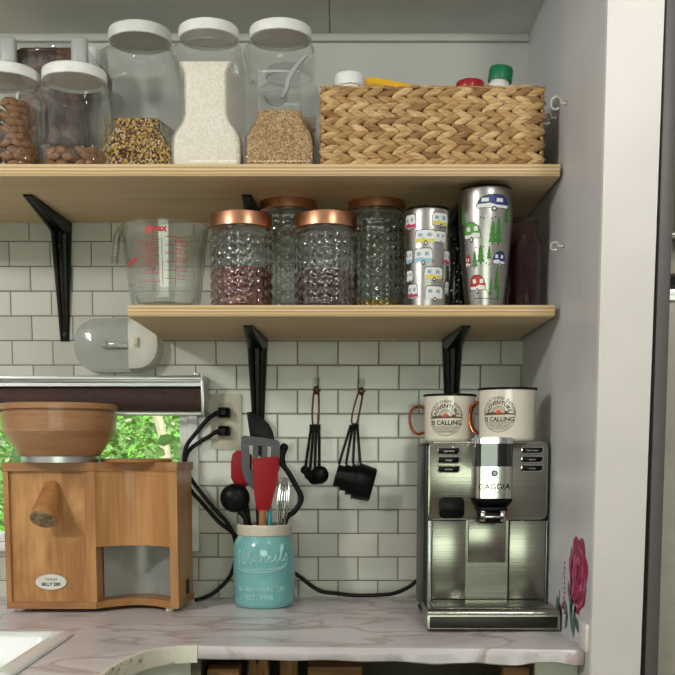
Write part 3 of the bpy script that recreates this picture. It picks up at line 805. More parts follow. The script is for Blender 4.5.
bm = new(); weave(bm, Vector((BX1 - .004, BYF + .004, 0)), Vector((0, 1, 0)), BYB - BYF - .008, 11, rw); weave(bm, Vector((BX0 + .004, BYB - .004, 0)), Vector((0, -1, 0)), BYB - BYF - .008, 11, rw)
weave(bm, Vector((BX1, BYB - .004, 0)), Vector((-1, 0, 0)), BX1 - BX0, 11, rw); obj('side_weave', bm, 'wicker', bk)
bm = new()
for (pa, pb) in (((BX0, BYF), (BX1, BYF)), ((BX1, BYF), (BX1, BYB)), ((BX1, BYB), (BX0, BYB)), ((BX0, BYB), (BX0, BYF))):
    pa, pb = Vector((*pa, BZ1 - .002)), Vector((*pb, BZ1 - .002)); d = (pb - pa); n = int(d.length / .02); d.normalize()
    inn = Vector((-d.y, d.x, 0)) * .006
    for k in range(n): 
        c = pa + d * ((k + .5) * (pb - pa).length / n) + inn; strand(bm, c + Vector((0, 0, rw.uniform(-.001, .001))), .0125, .0035, .005, rw.uniform(-.12, .12), d)
obj('rim', bm, 'wicker', bk)

# things in the basket
zf = BZ0 + .0065
def bottle(name, px, pytop, Y, rb, rc, hcap, body, cap, label, cat, lean=0.0):
    c = P(px, pytop, Y); h = c.z - zf
    t = thing(name, (c.x, Y, zf), label, cat)
    bm = new(); lathe(bm, 0, 0, [(rb * .9, 0), (rb, .004), (rb, h * .72), (rb * .9, h * .8), (rc * .8, h - hcap - .002), (rc * .8, h - hcap + .002)], 28)
    bmc = new(); lathe(bmc, 0, 0, [(rc * .97, h - hcap), (rc, h - hcap + .002), (rc, h - .003), (rc * .92, h), (rc * .3, h + .0003)], 36, disp=lambda a, z: .0004 * math.cos(a * 24) if z < h - .003 else 0)
    rot = Matrix.Rotation(lean, 4, 'Y'); 
    for b in (bm, bmc):
        bmesh.ops.transform(b, matrix=Matrix.Translation((c.x - math.sin(lean) * h, Y, zf + abs(math.sin(lean)) * rb)) @ rot, verts=b.verts[:])
    obj('bottle_body', bm, body, t); obj('cap', bmc, cap, t)
bottle('pill_bottle', 349.5, 75.5, -.29, .030, .0255, .020, 'white_plastic', 'white_plastic', 'white capped bottle at the left end of the wicker basket', 'bottle')
bottle('spice_bottle', 501.5, 69.5, -.20, .028, .0215, .024, 'spoon_fill', 'green_cap', 'white bottle with green cap poking from the wicker basket', 'bottle', .12)
bottle('jam_jar', 470, 82.5, -.285, .030, .0245, .014, 'amber_glass', 'red_cap', 'jar with dark red lid barely above the basket rim', 'jar')
bm = new(); p0, p1 = P(365, 78.5, -.25), P(412, 86, -.25)
plate(bm, [(p0.x + .004, zf + .002), (p1.x, zf + .002), (p1.x - .002, p1.z), (p0.x + .01, p0.z), (p0.x, p0.z - .004)], -.262, -.248, .003)
tag(obj('snack_pouch', bm, 'yellow_bag'), 'yellow pouch sloping up beside the white bottle in the basket', 'pouch')

# ------------------------------------------------------------------ lower shelf
zL = LS_T + .0006
def scale_at(Y, py=260): return P(338.5, py, Y).x - P(337.5, py, Y).x
def canister(px, pytop, wpx, Y, lidpx, label, pattern, fill, fmat, fname, flabel, fcat):
    k = scale_at(Y); c = P(px, 260, Y); R = wpx / 2 * k; LR = lidpx / 2 * k
    top = P(px, pytop, Y - LR * .8).z; H = top - zL
    t = thing('glass_canister', (c.x, Y, zL), label, 'jar', 'copper-lidded glass canisters')
    lh = .026 if H < .18 else .031
    body = H - lh
    if pattern == 'grid':
        def disp(a, z):
            zz = z - zL
            if zz < .008 or zz > body - .012: return 0
            return -.0028 * (1 - (abs(math.sin(a * 10)) ** .8) * (abs(math.sin(zz * PI / .0165)) ** .8))
    else:
        def disp(a, z):
            zz = z - zL
            if zz < .008 or zz > body - .012: return 0
            q = zz / .021
            return -.0032 * (1 - (abs(math.sin(PI * (a * 7 / PI + q))) ** .8) * (abs(math.sin(PI * (a * 7 / PI - q))) ** .8))
    prof = [(R * .93, zL), (R * .985, zL + .003)]
    nz = int(body / .0022)
    for i in range(nz): prof.append((R, zL + .006 + (body - .020) * i / (nz - 1)))
    prof += [(R * .975, zL + body - .010), (R * .93, zL + body - .005), (R * .90, zL + body - .002), (R * .90, zL + body + .008)]
    bm = new(); lathe(bm, c.x, Y, prof, 160, cap1=False, disp=disp); obj('jar_body', bm, 'pattern_glass', t)
    bm = new(); lathe(bm, c.x, Y, [(R * .915, zL + body - .0035), (R * .935, zL + body - .0005), (R * .915, zL + body + .002)], 48); obj('seal_ring', bm, 'clear_glass', t)
    zl = zL + body + .0022
    bm = new(); lathe(bm, c.x, Y, [(LR * .97, zl), (LR, zl + .001), (LR, zl + lh - .0045), (LR * .985, zl + lh - .0025), (LR * .95, zl + lh - .0022), (LR * .3, zl + lh - .002)], 56); obj('lid', bm, 'copper', t)
    if fill:
        rc = R - .0055; zf_ = zL + fill * body; rn = random.Random(int(px))
        bm = new(); lathe(bm, c.x, Y, [(rc * .9, zL + .003), (rc, zL + .007), (rc, zf_), (rc * .7, zf_ + .002), (rc * .25, zf_ + .003)], 40)
        tag(obj(fname, bm, fmat), flabel, fcat, kind='stuff')
canister(241.5, 210.5, 63, -.280, 62.5, 'short grid-patterned glass jar, copper lid, half full of red beans, beside the measuring cup', 'grid', .51, 'beans_red', 'dried_beans', 'reddish beans half filling the short jar beside the measuring cup', 'beans')
canister(289, 191, 58, -.165, 57.5, 'tall diamond-patterned glass jar with copper lid, between and behind the two short jars', 'diamond', 0, None, None, None, None)
canister(326, 210.5, 64, -.280, 63, 'short grid-patterned glass jar, copper lid, holding dark purple beans', 'grid', .47, 'beans_purple', 'dried_beans', 'dark purple beans half filling the right short jar', 'beans')
canister(376.5, 190.5, 57, -.165, 57, 'tall grid-patterned glass jar with copper lid and yellow grain, beside the small tumbler', 'grid', .155, 'lentils', 'yellow_grain', 'shallow layer of yellow grain in the tall jar', 'grain')

# measuring cup
Ym = -.262; k = scale_at(Ym); cm = P(166, 260, Ym); MX = cm.x - .0015
mc = thing('measuring_cup', (MX, Ym, zL), 'clear glass measuring cup with red markings at the shelf left end', 'measuring cup')
R0, R1 = 33.5 * k, 43 * k; zt = P(166, 219, Ym - .07).z; Hm = zt - zL
def mr(z): return R0 + (R1 - R0) * ((z - zL) / Hm) ** .9
bm = new(); N = 64
def spout(a, z):
    q = max(0, (z - zL) / Hm - .72) / .28
    d = math.atan2(math.sin(a + .25), math.cos(a + .25))
    return .007 * q * q * math.exp(-(d / .28) ** 2)
prof = [(R0 * .9, zL), (R0, zL + .003)] + [(mr(zL + Hm * i / 12), zL + Hm * i / 12) for i in range(1, 13)] + [(mr(zt) - .002, zt + .0015), (mr(zt) - .0045, zt)]
prof += [(mr(zL + Hm * i / 12) - .0048, zL + Hm * i / 12) for i in range(11, 1, -1)] + [(R0 * .8, zL + .012), (R0 * .3, zL + .010)]
lathe(bm, MX, Ym, prof, N, disp=spout); obj('cup_body', bm, 'clear_glass', mc)
bm = new()
hp = [P(127, 227, Ym - .01), P(121, 229, Ym - .02), P(117.5, 236, Ym - .025), P(116, 248, Ym - .025), P(115, 258, Ym - .025), P(114.5, 264, Ym - .025)]
tube(bm, spline(hp, 5), .0062, 12, flat=1.4); obj('handle', bm, clear('handle_glass', (.86, .88, .85), 1.0, .03, blend=.45, refr=.7, ior=1.45), mc)
def on_cup(u, v, w_=0):   # u along the front, v absolute height
    r = mr(v) + .0006; a = u / R1; return (MX + r * math.sin(a), Ym - r * math.cos(a), v)
def yv(py): return P(160, py, Ym - .07).z
def uo(px, py=260): return math.asin(max(-.99, min(.99, (P(px, py, Ym - .06).x - MX) / mr(yv(py))))) * R1
bm = new(); merge(bm, text_bm('pyrex', .016, bold=.0006), lambda x, y, z: on_cup(uo(157, 228) + x, yv(228.5) + y)); obj('brand_print', bm, 'red_print', mc, smooth=False)
bm = new()
def strip(u0, u1, v0, v1): poly2(bm, [(u0, v0), (u1, v0), (u1, v1), (u0, v1)], lambda x, y, z: on_cup(x, y), 0, 6)
uL, uC, uR = uo(137), uo(163), uo(186)
for i, py in enumerate((240, 248, 256, 264, 273, 281)):
    strip(uL, uC - .004, yv(py), yv(py) + .0009); strip(uC + .006, uR, yv(py - 3), yv(py - 3) + .0009)
strip(uC - .0005, uC + .0005, yv(284), yv(238)); strip(uo(176) - .0005, uo(176) + .0005, yv(285), yv(240))
for i, (s_, py) in enumerate((('4 CUPS', 244), ('3 CUPS', 252), ('2 CUPS', 260.5), ('1 CUP', 269))):
    merge(bm, text_bm(s_, .0085), lambda x, y, z, py=py: on_cup(uo(150) + x, yv(py) + y))
for i, (s_, py) in enumerate((('1000 ml', 241), ('750 ml', 249.5), ('500 ml', 258), ('250 ml', 266.5), ('32 oz', 274))):
    merge(bm, text_bm(s_, .0085), lambda x, y, z, py=py: on_cup(uo(181) + x, yv(py) + y))
obj('scale_print', bm, 'red_print', mc, smooth=False)
bm = new(); merge(bm, text_bm('pyrex', .013, bold=.0005), lambda x, y, z: on_cup(uo(130.5, 258) + x, yv(259) + y + x * .3)); obj('side_print', bm, 'red_print', mc, smooth=False)

# tumblers
def tumbler(px, pytop, topw, botw, Y, label, kind):
    k = scale_at(Y); c = P(px, 260, Y); RT, RB = topw / 2 * k, botw / 2 * k
    zt = P(px, pytop, Y - RT * .7).z; H = zt - zL
    def rad(z):
        s_ = (z - zL) / H; return RB + (RT - RB) * min(1, max(0, (s_ - .02) / .75)) ** .8
    t = thing('tumbler', (c.x, Y, zL), label, 'tumbler', 'steel tumblers with camper pictures')
    bm = new(); lathe(bm, c.x, Y, [(RB * .9, zL), (RB, zL + .003)] + [(rad(zL + H * i / 14), zL + H * i / 14) for i in range(1, 14)] + [(RT, zt - .004), (RT * .98, zt - .001), (RT * .93, zt - .0015)], 56); obj('cup', bm, 'steel_v', t)
    bm = new(); lathe(bm, c.x, Y, [(RT * .92, zt - .001), (RT * .95, zt + .0015), (RT * .93, zt + .004), (RT * .6, zt + .0042), (RT * .58, zt + .001)], 40); ld = obj('lid', bm, clear('smoky_lid', (.35, .36, .36), .8, .05), t)
    bm = new(); box(bm, c.x - .008, c.x + .004, Y - RT * .55, Y - RT * .2, zt + .0045, zt + .0085, .0015); obj('slider', bm, 'black', ld)
    aV = math.atan2(c.x, Y - YC)   # faces the room
    def onT(u, v, off=.0005):
        r = rad(v) + off; a = u / RT - aV * .9
        return (c.x + r * math.sin(a), Y - r * math.cos(a), v)
    def u_of(dx): return math.asin(max(-.985, min(.985, dx * k / RT))) * RT
    def v_of(py): return P(px, py, Y - RT * .9).z
    return t, onT, u_of, v_of, k
def camper(t, onT, u, v, w, h, col, roof='p_white', style='round', flip=1):
    bm = new()
    def Q(pts, mi, off): poly2(bm, [(u + flip * x * w, v + y * h) for x, y in pts], lambda x, y, z: onT(x, y, off), mi, 6)
    rnd_body = [(-.5, -.28), (.5, -.28), (.5, .05), (.44, .28), (.3, .45), (.1, .5), (-.15, .46), (-.36, .3), (-.48, 0)]
    sq_body = [(-.5, -.30), (.48, -.30), (.5, .1), (.46, .42), (.36, .5), (-.36, .5), (-.46, .42), (-.5, .1)]
    body = rnd_body if style == 'round' else sq_body
    Q([(x * 1.05, y * 1.08 + .01) for x, y in body], 5, .0004)
    Q(body, 0 if style == 'round' else 1, .0006)
    Q([(-.47, -.26), (.47, -.26), (.48, -.08), (.1, -.1), (-.1, .0), (-.47, -.06)], 1 if style == 'round' else 0, .0008)
    for x in (-.24, .2): Q([(x - .12, .08), (x + .1, .08), (x + .1, .3), (x - .1, .3)], 3 if style != 'round' else 1, .0009)
    for (cx, cy, r) in ((.02, -.34, .16),): Q(circ(cx, cy, r * .55, r, 12), 5, .001); Q(circ(cx, cy, r * .3, r * .55, 10), 1, .0012)
    Q([(.5, -.22), (.62, -.26), (.62, -.3), (.5, -.28)], 5, .0009)
    obj('camper_print', bm, [col, roof, 'p_white', 'p_pane', 'p_tree', 'dark_print'], t, smooth=False)
def pine(t, onT, u, v, w, h):
    bm = new()
    for y0, y1, ww in ((-.4, 0, 1), (-.15, .25, .78), (.1, .5, .55)):
        poly2(bm, [(u - w / 2 * ww, v + y0 * h), (u + w / 2 * ww, v + y0 * h), (u + w * .08, v + y1 * h), (u - w * .08, v + y1 * h)], lambda x, y, z: onT(x, y, .0005 + .0001 * y0), 0, 2)
    poly2(bm, [(u - w * .06, v - h * .52), (u + w * .06, v - h * .52), (u + w * .06, v - h * .4), (u - w * .06, v - h * .4)], lambda x, y, z: onT(x, y, .0005), 1)
    obj('pine_print', bm, ['p_tree', 'dark_print'], t, smooth=False)
t, onT, uu, vv, k = tumbler(427, 208.5, 46, 42, -.290, 'small steel tumbler covered in small pastel camper pictures', 'small')
for (dx, py, w, h, col) in ((13, 220.5, 17, 14, 'p_yellow'), (-17, 222, 13, 15, 'p_pink'), (-2, 238, 19, 14, 'p_yellow'), (13, 238, 12, 12, 'p_white'), (-4, 257, 17, 15, 'p_sky'), (-18, 257, 9, 14, 'p_sky'), (7, 274.5, 18, 13, 'p_yellow'), (-18, 276, 9, 12, 'p_white'), (8, 294, 18, 14, 'p_white'), (-15, 292, 12, 15, 'p_pink'), (20, 258, 10, 15, 'p_pink'), (21, 288, 9, 14, 'p_sky')):
    camper(t, onT, uu(dx), vv(py), w * k * 1.08, h * k * 1.06, col, style='square')
t, onT, uu, vv, k = tumbler(485, 187.5, 54, 38, -.290, 'large steel tumbler with bold camper and pine tree pictures', 'large')
for (dx, py, w, h, col, fl) in ((7, 203.5, 33, 16, 'p_blue', 1), (-14, 232, 19, 19, 'p_green', -1), (15.5, 259, 16, 15, 'p_blue', 1), (-9, 284, 20, 18, 'p_red', -1), (-19, 261, 7, 13, 'p_red', 1)):
    camper(t, onT, uu(dx), vv(py), w * k, h * k, col, flip=fl)
for (dx, py, w, h) in ((7, 233, 9, 22), (13, 231, 9, 26), (-22, 213, 7, 22), (20, 214, 7, 16), (-5, 254, 9, 18), (-12, 259, 8, 16), (4, 253, 6, 13), (14, 279, 7, 22), (7, 287, 5, 18), (17, 292, 6, 14)):
    pine(t, onT, uu(dx), vv(py), w * k, h * k)
bm = new()
for (dx, py) in ((-5, 217.5), (-2, 218.5), (6, 219), (9, 217.5), (-10, 247), (-6, 248), (-2, 246.5), (1, 263), (4, 264), (4, 292), (2, 290)): poly2(bm, circ(uu(dx), vv(py), .0016, .0012, 8), lambda x, y, z: onT(x, y, .0005))
poly2(bm, [(uu(-14), vv(297)), (uu(15), vv(298)), (uu(15), vv(298.6)), (uu(-14), vv(297.6))], lambda x, y, z: onT(x, y, .0005), 0, 6)
obj('track_print', bm, 'dark_print', t, smooth=False)

# dark flask behind and dark preserve jar
Yd = -.125; c = P(454, 260, Yd); kd = scale_at(Yd)
t = thing('dark_flask', (c.x, Yd, zL), 'black speckled flask in the gap behind the two steel tumblers', 'flask')
bm = new(); zt = P(454, 238, Yd).z; lathe(bm, c.x, Yd, [(.026, zL), (.029, zL + .004), (.029, zt - .02), (.024, zt - .004)], 32)
tsp = NT('black_speckle'); pp = tsp.principled(Roughness=.2); vn = tsp.n('TexNoise'); vn.inputs['Scale'].default_value = 170; vn.inputs['Detail'].default_value = 3; tsp.l(tsp.coords(), vn.inputs['Vector'])
tsp.l(tsp.ramp(vn.outputs['Fac'], [(.60, lin((14, 14, 16))), (.66, lin((170, 170, 168)))]), pp.inputs['Base Color']); M['speckle'] = tsp.m
obj('flask_body', bm, 'speckle', t)
bm = new(); lathe(bm, c.x, Yd, [(.024, zt - .0035), (.0245, zt), (.0245, zt + .018), (.021, zt + .021)], 32); obj('lid', bm, 'black', t)
Yj = -.238; kj = scale_at(Yj); c = P(523.2, 260, Yj); R = 18 * kj; zt = P(523, 216, Yj - R * .7).z; H = zt - zL
t = thing('mason_jar', (c.x, Yj, zL), 'dark red-brown mason jar at the right end of the lower shelf', 'jar')
bm = new(); lathe(bm, c.x, Yj, [(R * .88, zL), (R * .98, zL + .004), (R, zL + .01), (R, zL + H * .68), (R * .95, zL + H * .76), (R * .78, zL + H * .84), (R * .76, zL + H * .87), (R * .80, zL + H * .875), (R * .80, zL + H * .89), (R * .76, zL + H * .895), (R * .76, zL + H * .93), (R * .79, zL + H * .935), (R * .79, zL + H * .955), (R * .75, zL + H * .96), (R * .75, zL + H)], 48, cap1=False, disp=lambda a, z: .0005 * math.sin(a * 6 + z * 400) if z < zL + H * .68 else 0); obj('jar_body', bm, 'amber_glass', t)
bm = new(); lathe(bm, c.x, Yj, [(R * .8, zL + .003), (R * .93, zL + .006), (R * .93, zL + H * .66), (R * .86, zL + H * .72), (R * .3, zL + H * .74)], 32); tag(obj('dark_preserve', bm, 'dark_fill'), 'dark red-brown contents of the mason jar', 'food', kind='stuff')

# ------------------------------------------------------------------ hooks on the partition
def eye_hook(px, py, label, r=.0085, tilt=0):
    D = XW * F / (px - 337.5) * 1.0; Y = D + YC; c = P(px, py, Y); x = XW
    t = thing('screw_hook', (x, Y, c.z), label, 'hook', 'bent wire hooks on the grey partition')
    bm = new(); pts = [(x + .0, Y, c.z), (x - .010, Y, c.z)]
    for i in range(15):
        a = -PI / 2 * 0 + 2 * PI * .86 * i / 14
        pts.append((x - .010 - r + r * math.cos(a), Y - r * math.sin(a) * .5 * (1 if tilt == 0 else .2), c.z + r * math.sin(a)))
    tube(bm, pts, .0016, 8); obj('wire', bm, plain('zinc_wire', (236, 234, 228), .3, .25), t)
    bm = new(); bmesh.ops.create_cone(bm, cap_ends=True, segments=14, radius1=.004, radius2=.003, depth=.002, matrix=Matrix.Translation((x - .0012, Y, c.z)) @ Matrix.Rotation(PI / 2, 4, 'Y')); obj('collar', bm, 'chrome', t)
eye_hook(558.5, 103, 'upper wire hook on the partition, just right of the basket')
eye_hook(549.5, 118, 'wire hook on the partition close to the basket side')
eye_hook(558.5, 246, 'wire hook on the partition beside the dark mason jar', .006)

# ------------------------------------------------------------------ roller shade and oval lamp
rs = thing('roller_shade', (P(100, 395, 0).x, 0, P(100, 375, 0).z), 'rolled brown fabric shade in an aluminium housing above the window', 'shade')
Yr = -.058
xe = P(203, 395, Yr).x; xl = -1.3
zt, z1_, zb_ = P(100, 375.5, Yr).z, P(100, 384, Yr).z, P(100, 414, Yr).z
bm = new(); box(bm, xl, xe, Yr, -.001, z1_ + .003, zt, .002); box(bm, xl, xe, Yr - .004, Yr, zt - .009, zt - .002, .0015); box(bm, xl, xe - .002, Yr + .004, Yr + .012, z1_ - .004, z1_ + .003); obj('head_rail', bm, 'alu', rs)
bm = new(); rz = (z1_ - zb_) / 2; zc = (z1_ + zb_) / 2 + .002
tube(bm, [(xl, Yr + .032, zc), (xe - .006, Yr + .032, zc)], .0265, 36); obj('fabric_roll', bm, 'shade_fabric', rs)
bm = new(); box(bm, xl, xe - .004, Yr + .004, Yr + .016, zb_ - .003, zb_ + .005, .002); obj('bottom_bar', bm, 'alu', rs)
bm = new(); box(bm, xe - .004, xe + .003, Yr - .003, -.001, zb_ - .004, zt + .001, .0015); box(bm, xe - .02, xe - .008, Yr + .01, Yr + .03, zt, zt + .007, .002); obj('end_bracket', bm, 'alu', rs)

c = P(117.5, 345, -.02); t = thing('oval_lamp', (c.x, 0, c.z), 'oval white wall lamp with clear lens, unlit, above the shade', 'lamp')
kx = scale_at(-.03, 345); W_, H_ = 89 * kx, 54 * kx
def oval(w, h, y, n=8): return [(c.x + a, y, c.z + b) for a, b in rrect(w, h, h * .46, n)]
bm = new(); loft(bm, [oval(W_, H_, -.0005), oval(W_, H_, -.010), oval(W_ * .985, H_ * .97, -.014)]); obj('base_plate', bm, 'off_white', t)
xs = P(129, 345, -.03).x
def clip(bm, left):
    bmesh.ops.bisect_plane(bm, geom=bm.verts[:] + bm.edges[:] + bm.faces[:], plane_co=(xs + (-.0005 if left else .0005), 0, 0), plane_no=(1 if left else -1, 0, 0), clear_outer=True)
    ed = [e for e in bm.edges if e.is_boundary]
    bmesh.ops.edgeloop_fill(bm, edges=ed)
bm = new(); loft(bm, [oval(W_ * .98, H_ * .96, -.0145), oval(W_ * .97, H_ * .95, -.026), oval(W_ * .93, H_ * .88, -.036), oval(W_ * .8, H_ * .7, -.041)]); clip(bm, False); obj('housing', bm, 'off_white', t)
bm = new(); loft(bm, [oval(W_ * .98, H_ * .96, -.0145), oval(W_ * .97, H_ * .95, -.026), oval(W_ * .93, H_ * .88, -.037), oval(W_ * .8, H_ * .7, -.043)]); clip(bm, True); obj('lens', bm, clear('ribbed_lens', (.86, .87, .87), .7, .14, .2, 60, .3), t)
bm = new(); b0 = P(105, 345, -.02); box(bm, b0.x + .006, xs - .003, -.0255, -.0145, b0.z - .006, b0.z + .006, .002); ellipsoid(bm, Vector((b0.x, -.022, b0.z)), .0085, .0068, .0078); obj('bulb', bm, plain('bulb_glass', (196, 196, 192), .2, .1), t)
s0 = P(136, 342, -.045); bm = new(); box(bm, s0.x - .006, s0.x + .006, -.0445, -.0405, s0.z - .011, s0.z + .011, .001); sw = obj('switch_plate', bm, 'cream', t)
bm = new(); box(bm, s0.x - .0038, s0.x + .0038, -.0485, -.0446, s0.z - .007, s0.z + .007, .0012); obj('rocker', bm, plain('ivory', (206, 196, 160), .4), sw)

# ------------------------------------------------------------------ grain mill
GY = -.212; GB = -.075
gx0, gx1 = P(5.5, 560, GY).x, P(178, 560, GY).x
gz0 = ZT + .0075; gzt = P(90, 462.5, GY).z; gzp = P(90, 471, GY).z
gm = thing('grain_mill', ((gx0 + gx1) / 2, (GY + GB) / 2, ZT), 'beech wood electric grain mill with round hopper beside the window', 'grain mill')
xm = P(95, 560, GY).x; xr0 = P(170, 560, GY).x
def arcfront(n=16, dep=.050):
    return [(xm + (xr0 - xm) * i / n, GY + dep * math.sin(PI * i / n)) for i in range(n + 1)]
zr = P(60, 602, GY).z; zo = P(130, 547, GY).z
bm = new(); prism(bm, [(gx0, GB), (gx0, GY)] + arcfront() + [(gx1, GY), (P(193.5, 560, GB).x, GB)], gz0, zr); obj('plinth', bm, 'mill_h', gm)
bm = new(); prism(bm, [(gx0 - .001, GB), (gx0 - .001, GY - .003)] + [(x, y - .003) for x, y in arcfront(16, .034)] + [(gx1 + .001, GY - .003), (P(193.5, 500, GB).x, GB)], gzp, gzt); obj('top_board', bm, 'mill_h', gm)
st = .008
bm = new(); box(bm, gx0, gx0 + st * 1.2, GY, GB, zr, gzp); obj('stile', bm, 'mill', gm)
xms = P(86, 560, GY).x
bm = new(); box(bm, xms, xm + .002, GY, GB, zr, gzp); obj('stile', bm, 'mill', gm)
bm = new(); box(bm, gx0 + st * 1.2, xms, GY + .006, GY + .018, zr, gzp); obj('front_panel', bm, wood('beech_figured', (158, 108, 58), (208, 156, 98), (16, 30, 7), .42, (.35, .7), fine=(160, 160, 14), coat=.15), gm)
bm = new(); pa = arcfront(16, .034); pa[0] = (xm + .002, GY); prism(bm, pa + [(xr0, GY + .05), (xm + .002, GY + .05)], zo, gzp); obj('curved_panel', bm, 'mill', gm)
gxb = P(192.5, 560, GB).x
bm = new(); prism(bm, [(xr0, GY), (gx1, GY), (gxb, GB), (xr0, GB)], zr, gzp); obj('side_panel', bm, 'mill', gm)
bm = new(); box(bm, gx0 + st * 1.2, xms, GB - .012, GB, zr, gzp); box(bm, xm + .002, xr0, GB - .012, GB, zr, gzp); obj('back_panel', bm, 'mill', gm)
bm = new(); rings = []
for z in (zr + .0005, zo + .03):
    arc = [(xm + .0035 + (xr0 - xm - .005) * i / 20, GY + .053 + .060 * math.sin(PI * (.02 + .96 * i / 20))) for i in range(21)]
    rings.append([(x, y, z) for x, y in arc] + [(x, y + .0012, z) for x, y in arc[::-1]])
loft(bm, rings); obj('chute_lining', bm, 'zinc', gm)
bm = new(); xq = (xm + xr0) / 2; bmesh.ops.create_cone(bm, cap_ends=True, segments=24, radius1=.014, radius2=.017, depth=.03, matrix=Matrix.Translation((xq, GY + .085, zo + .012))); obj('chute_spout', bm, 'zinc', gm)
# lever knob
a_, b_2 = P(51, 486, GY), P(43, 519.5, GY - .045)
a_.y = GY + .01
bm = new(); tube(bm, [a_, a_ + (b_2 - a_) * .97, b_2], [.0150, .0245, .0240], 28); kn = obj('lever_knob', bm, 'mill', gm)
bm = new(); d = (b_2 - a_).normalized(); 
fr0 = b_2 + d * .0003; rot = d.to_track_quat('Z', 'Y').to_matrix().to_4x4()
bmesh.ops.create_cone(bm, cap_ends=True, segments=28, radius1=.0222, radius2=.0216, depth=.0012, matrix=Matrix.Translation(fr0) @ rot); obj('knob_end', bm, 'burl', kn, label='grey worn end of the knob')
# label
lc = P(51, 582, GY + .003); bm = new(); kk = scale_at(GY, 580); plate(bm, circ(lc.x, lc.z, 15.5 * kk, 7.8 * kk, 32), GY + .0028, GY + .0039); bl = obj('badge', bm, 'off_white', gm)
bm = new(); merge(bm, text_bm('hawos', .0085, shear=.35), lambda x, y, z: (lc.x + x, GY + .0026, lc.z + .0055 + y)); merge(bm, text_bm('BILLY 200', .0085, bold=.0003), lambda x, y, z: (lc.x + x, GY + .0026, lc.z - .0045 + y)); obj('badge_lettering', bm, 'dark_print', bl, smooth=False)
# round lid, hopper
zc_ = P(136, 459, GB).z
bm = new(); lx = P(136, 460, -.15).x; lathe(bm, lx, -.148, [(.066, gzt + .0002), (.067, gzt + .002), (.067, gzt + .006), (.064, gzt + .007)], 40); obj('round_cover', bm, 'mill_h', gm)
Yh = -.176; kh = scale_at(Yh, 430); hx = P(59.5, 430, Yh).x
zz = lambda py: P(58, py, Yh - .05).z
bm = new(); lathe(bm, hx, Yh, [(38 * kh, gzt + .0002), (38 * kh, zz(456.5))], 40); obj('steel_collar', bm, 'alu', gm)
bm = new(); lathe(bm, hx, Yh, [(38 * kh, zz(456.4)), (39 * kh, zz(455.8)), (55.3 * kh, zz(431.5)), (56.3 * kh, zz(411.5)), (53.8 * kh, zz(410.9)), (53.8 * kh, zz(409.3)), (57.3 * kh, zz(409)), (57.5 * kh, zz(405)), (56.5 * kh, zz(403.3)), (52 * kh, zz(403)), (49 * kh, zz(408)), (30 * kh, zz(447)), (10 * kh, zz(451))], 56); obj('hopper_bowl', bm, 'bowl', gm, ang=24)
for x in (gx0 + .02, gx1 - .02):
    for y in (GY + .02, GB - .02):
        bm = new(); lathe(bm, x, y, [(.007, ZT + .0004), (.008, ZT + .002), (.008, gz0 + .0004)], 16); obj('foot', bm, 'cream', gm)
swc = P(186.5, 586, -.13); bm = new(); box(bm, (gx1 + gxb) / 2 - .003, (gx1 + gxb) / 2 + .004, swc.y - .012, swc.y + .012, swc.z - .013, swc.z + .013, .001); obj('power_switch', bm, 'black', gm)

# ------------------------------------------------------------------ outlet and cords
oc = P(226.5, 421.5, 0); t = thing('wall_outlet', (oc.x, 0, oc.z), 'cream wall outlet with two black plugs beside the shade', 'outlet')
bm = new(); plate(bm, [(oc.x + a, oc.z + b) for a, b in rrect(.0625, .112, .006)], -.008, -.0004, .002); obj('cover_plate', bm, 'cream', t)
for dz in (.021, -.021):
    bm = new(); plate(bm, [(oc.x + a - .002, oc.z + dz + b) for a, b in rrect(.032, .034, .008)], -.0095, -.0078, .0006); obj('socket', bm, plain('socket_ivory', (196, 190, 166), .4), t)
def plug(px, py, sgn):
    p = P(px, py, -.02); bm = new()
    rings = []
    for (y, w_, h_) in ((-.0098, .0125, .0105), (-.022, .0125, .0105), (-.032, .009, .008), (-.036, .005, .005)): rings.append([(p.x + a, y, p.z + b) for a, b in rrect(2 * w_, 2 * h_, .004)])
    loft(bm, rings)
    tube(bm, [Vector((p.x - .006, -.026, p.z + .0)), Vector((p.x - .02, -.028, p.z - .004))], [.0062, .0045], 10)
    return bm, Vector((p.x - .018, -.028, p.z - .0036))
bmp, s1 = plug(224, 412.5, 1)
cA = thing('power_cord', s1, 'black power cord from the upper plug curving down to the grain mill', 'cord')
obj('plug', bmp, 'black', cA)
bm = new(); tube(bm, spline([s1, P(207, 420, -.03), P(196, 433, -.035), P(187, 445, -.034), P(184, 460, -.04), P(187, 472, -.05), P(196, 486, -.045), P(213, 507, -.04), P(228, 524, -.04), P(235, 540, -.04), P(236, 556, -.04), P(230, 576, -.045), P(215, 592, -.05), P(203, 598, -.06), PZ(196, 600, ZT + .006)], 8), .0042, 10); obj('cord', bm, 'rubber', cA)
bmp, s2 = plug(224, 431, 1)
cB = thing('power_cord', s2, 'black power cord from the lower plug passing behind the crock to the coffee machine', 'cord')
obj('plug', bmp, 'black', cB)
bm = new(); tube(bm, spline([s2, P(208, 437, -.024), P(198, 443, -.024), P(188, 452, -.023), P(185, 466, -.028), P(189, 487, -.03), P(203, 504, -.028), P(219, 522, -.026), P(232, 532, -.024), P(244, 545, -.022), P(262, 558, -.020), P(282, 566, -.020), P(296, 574, -.022), P(318, 590, -.022), P(336, 597, -.026) + Vector((0, 0, .0075)), P(358, 599, -.03) + Vector((0, 0, .0075)), P(390, 597, -.03) + Vector((0, 0, .006)), P(407, 588, -.03), P(416.5, 581, -.075)], 8), .0042, 10); obj('cord', bm, 'rubber', cB)

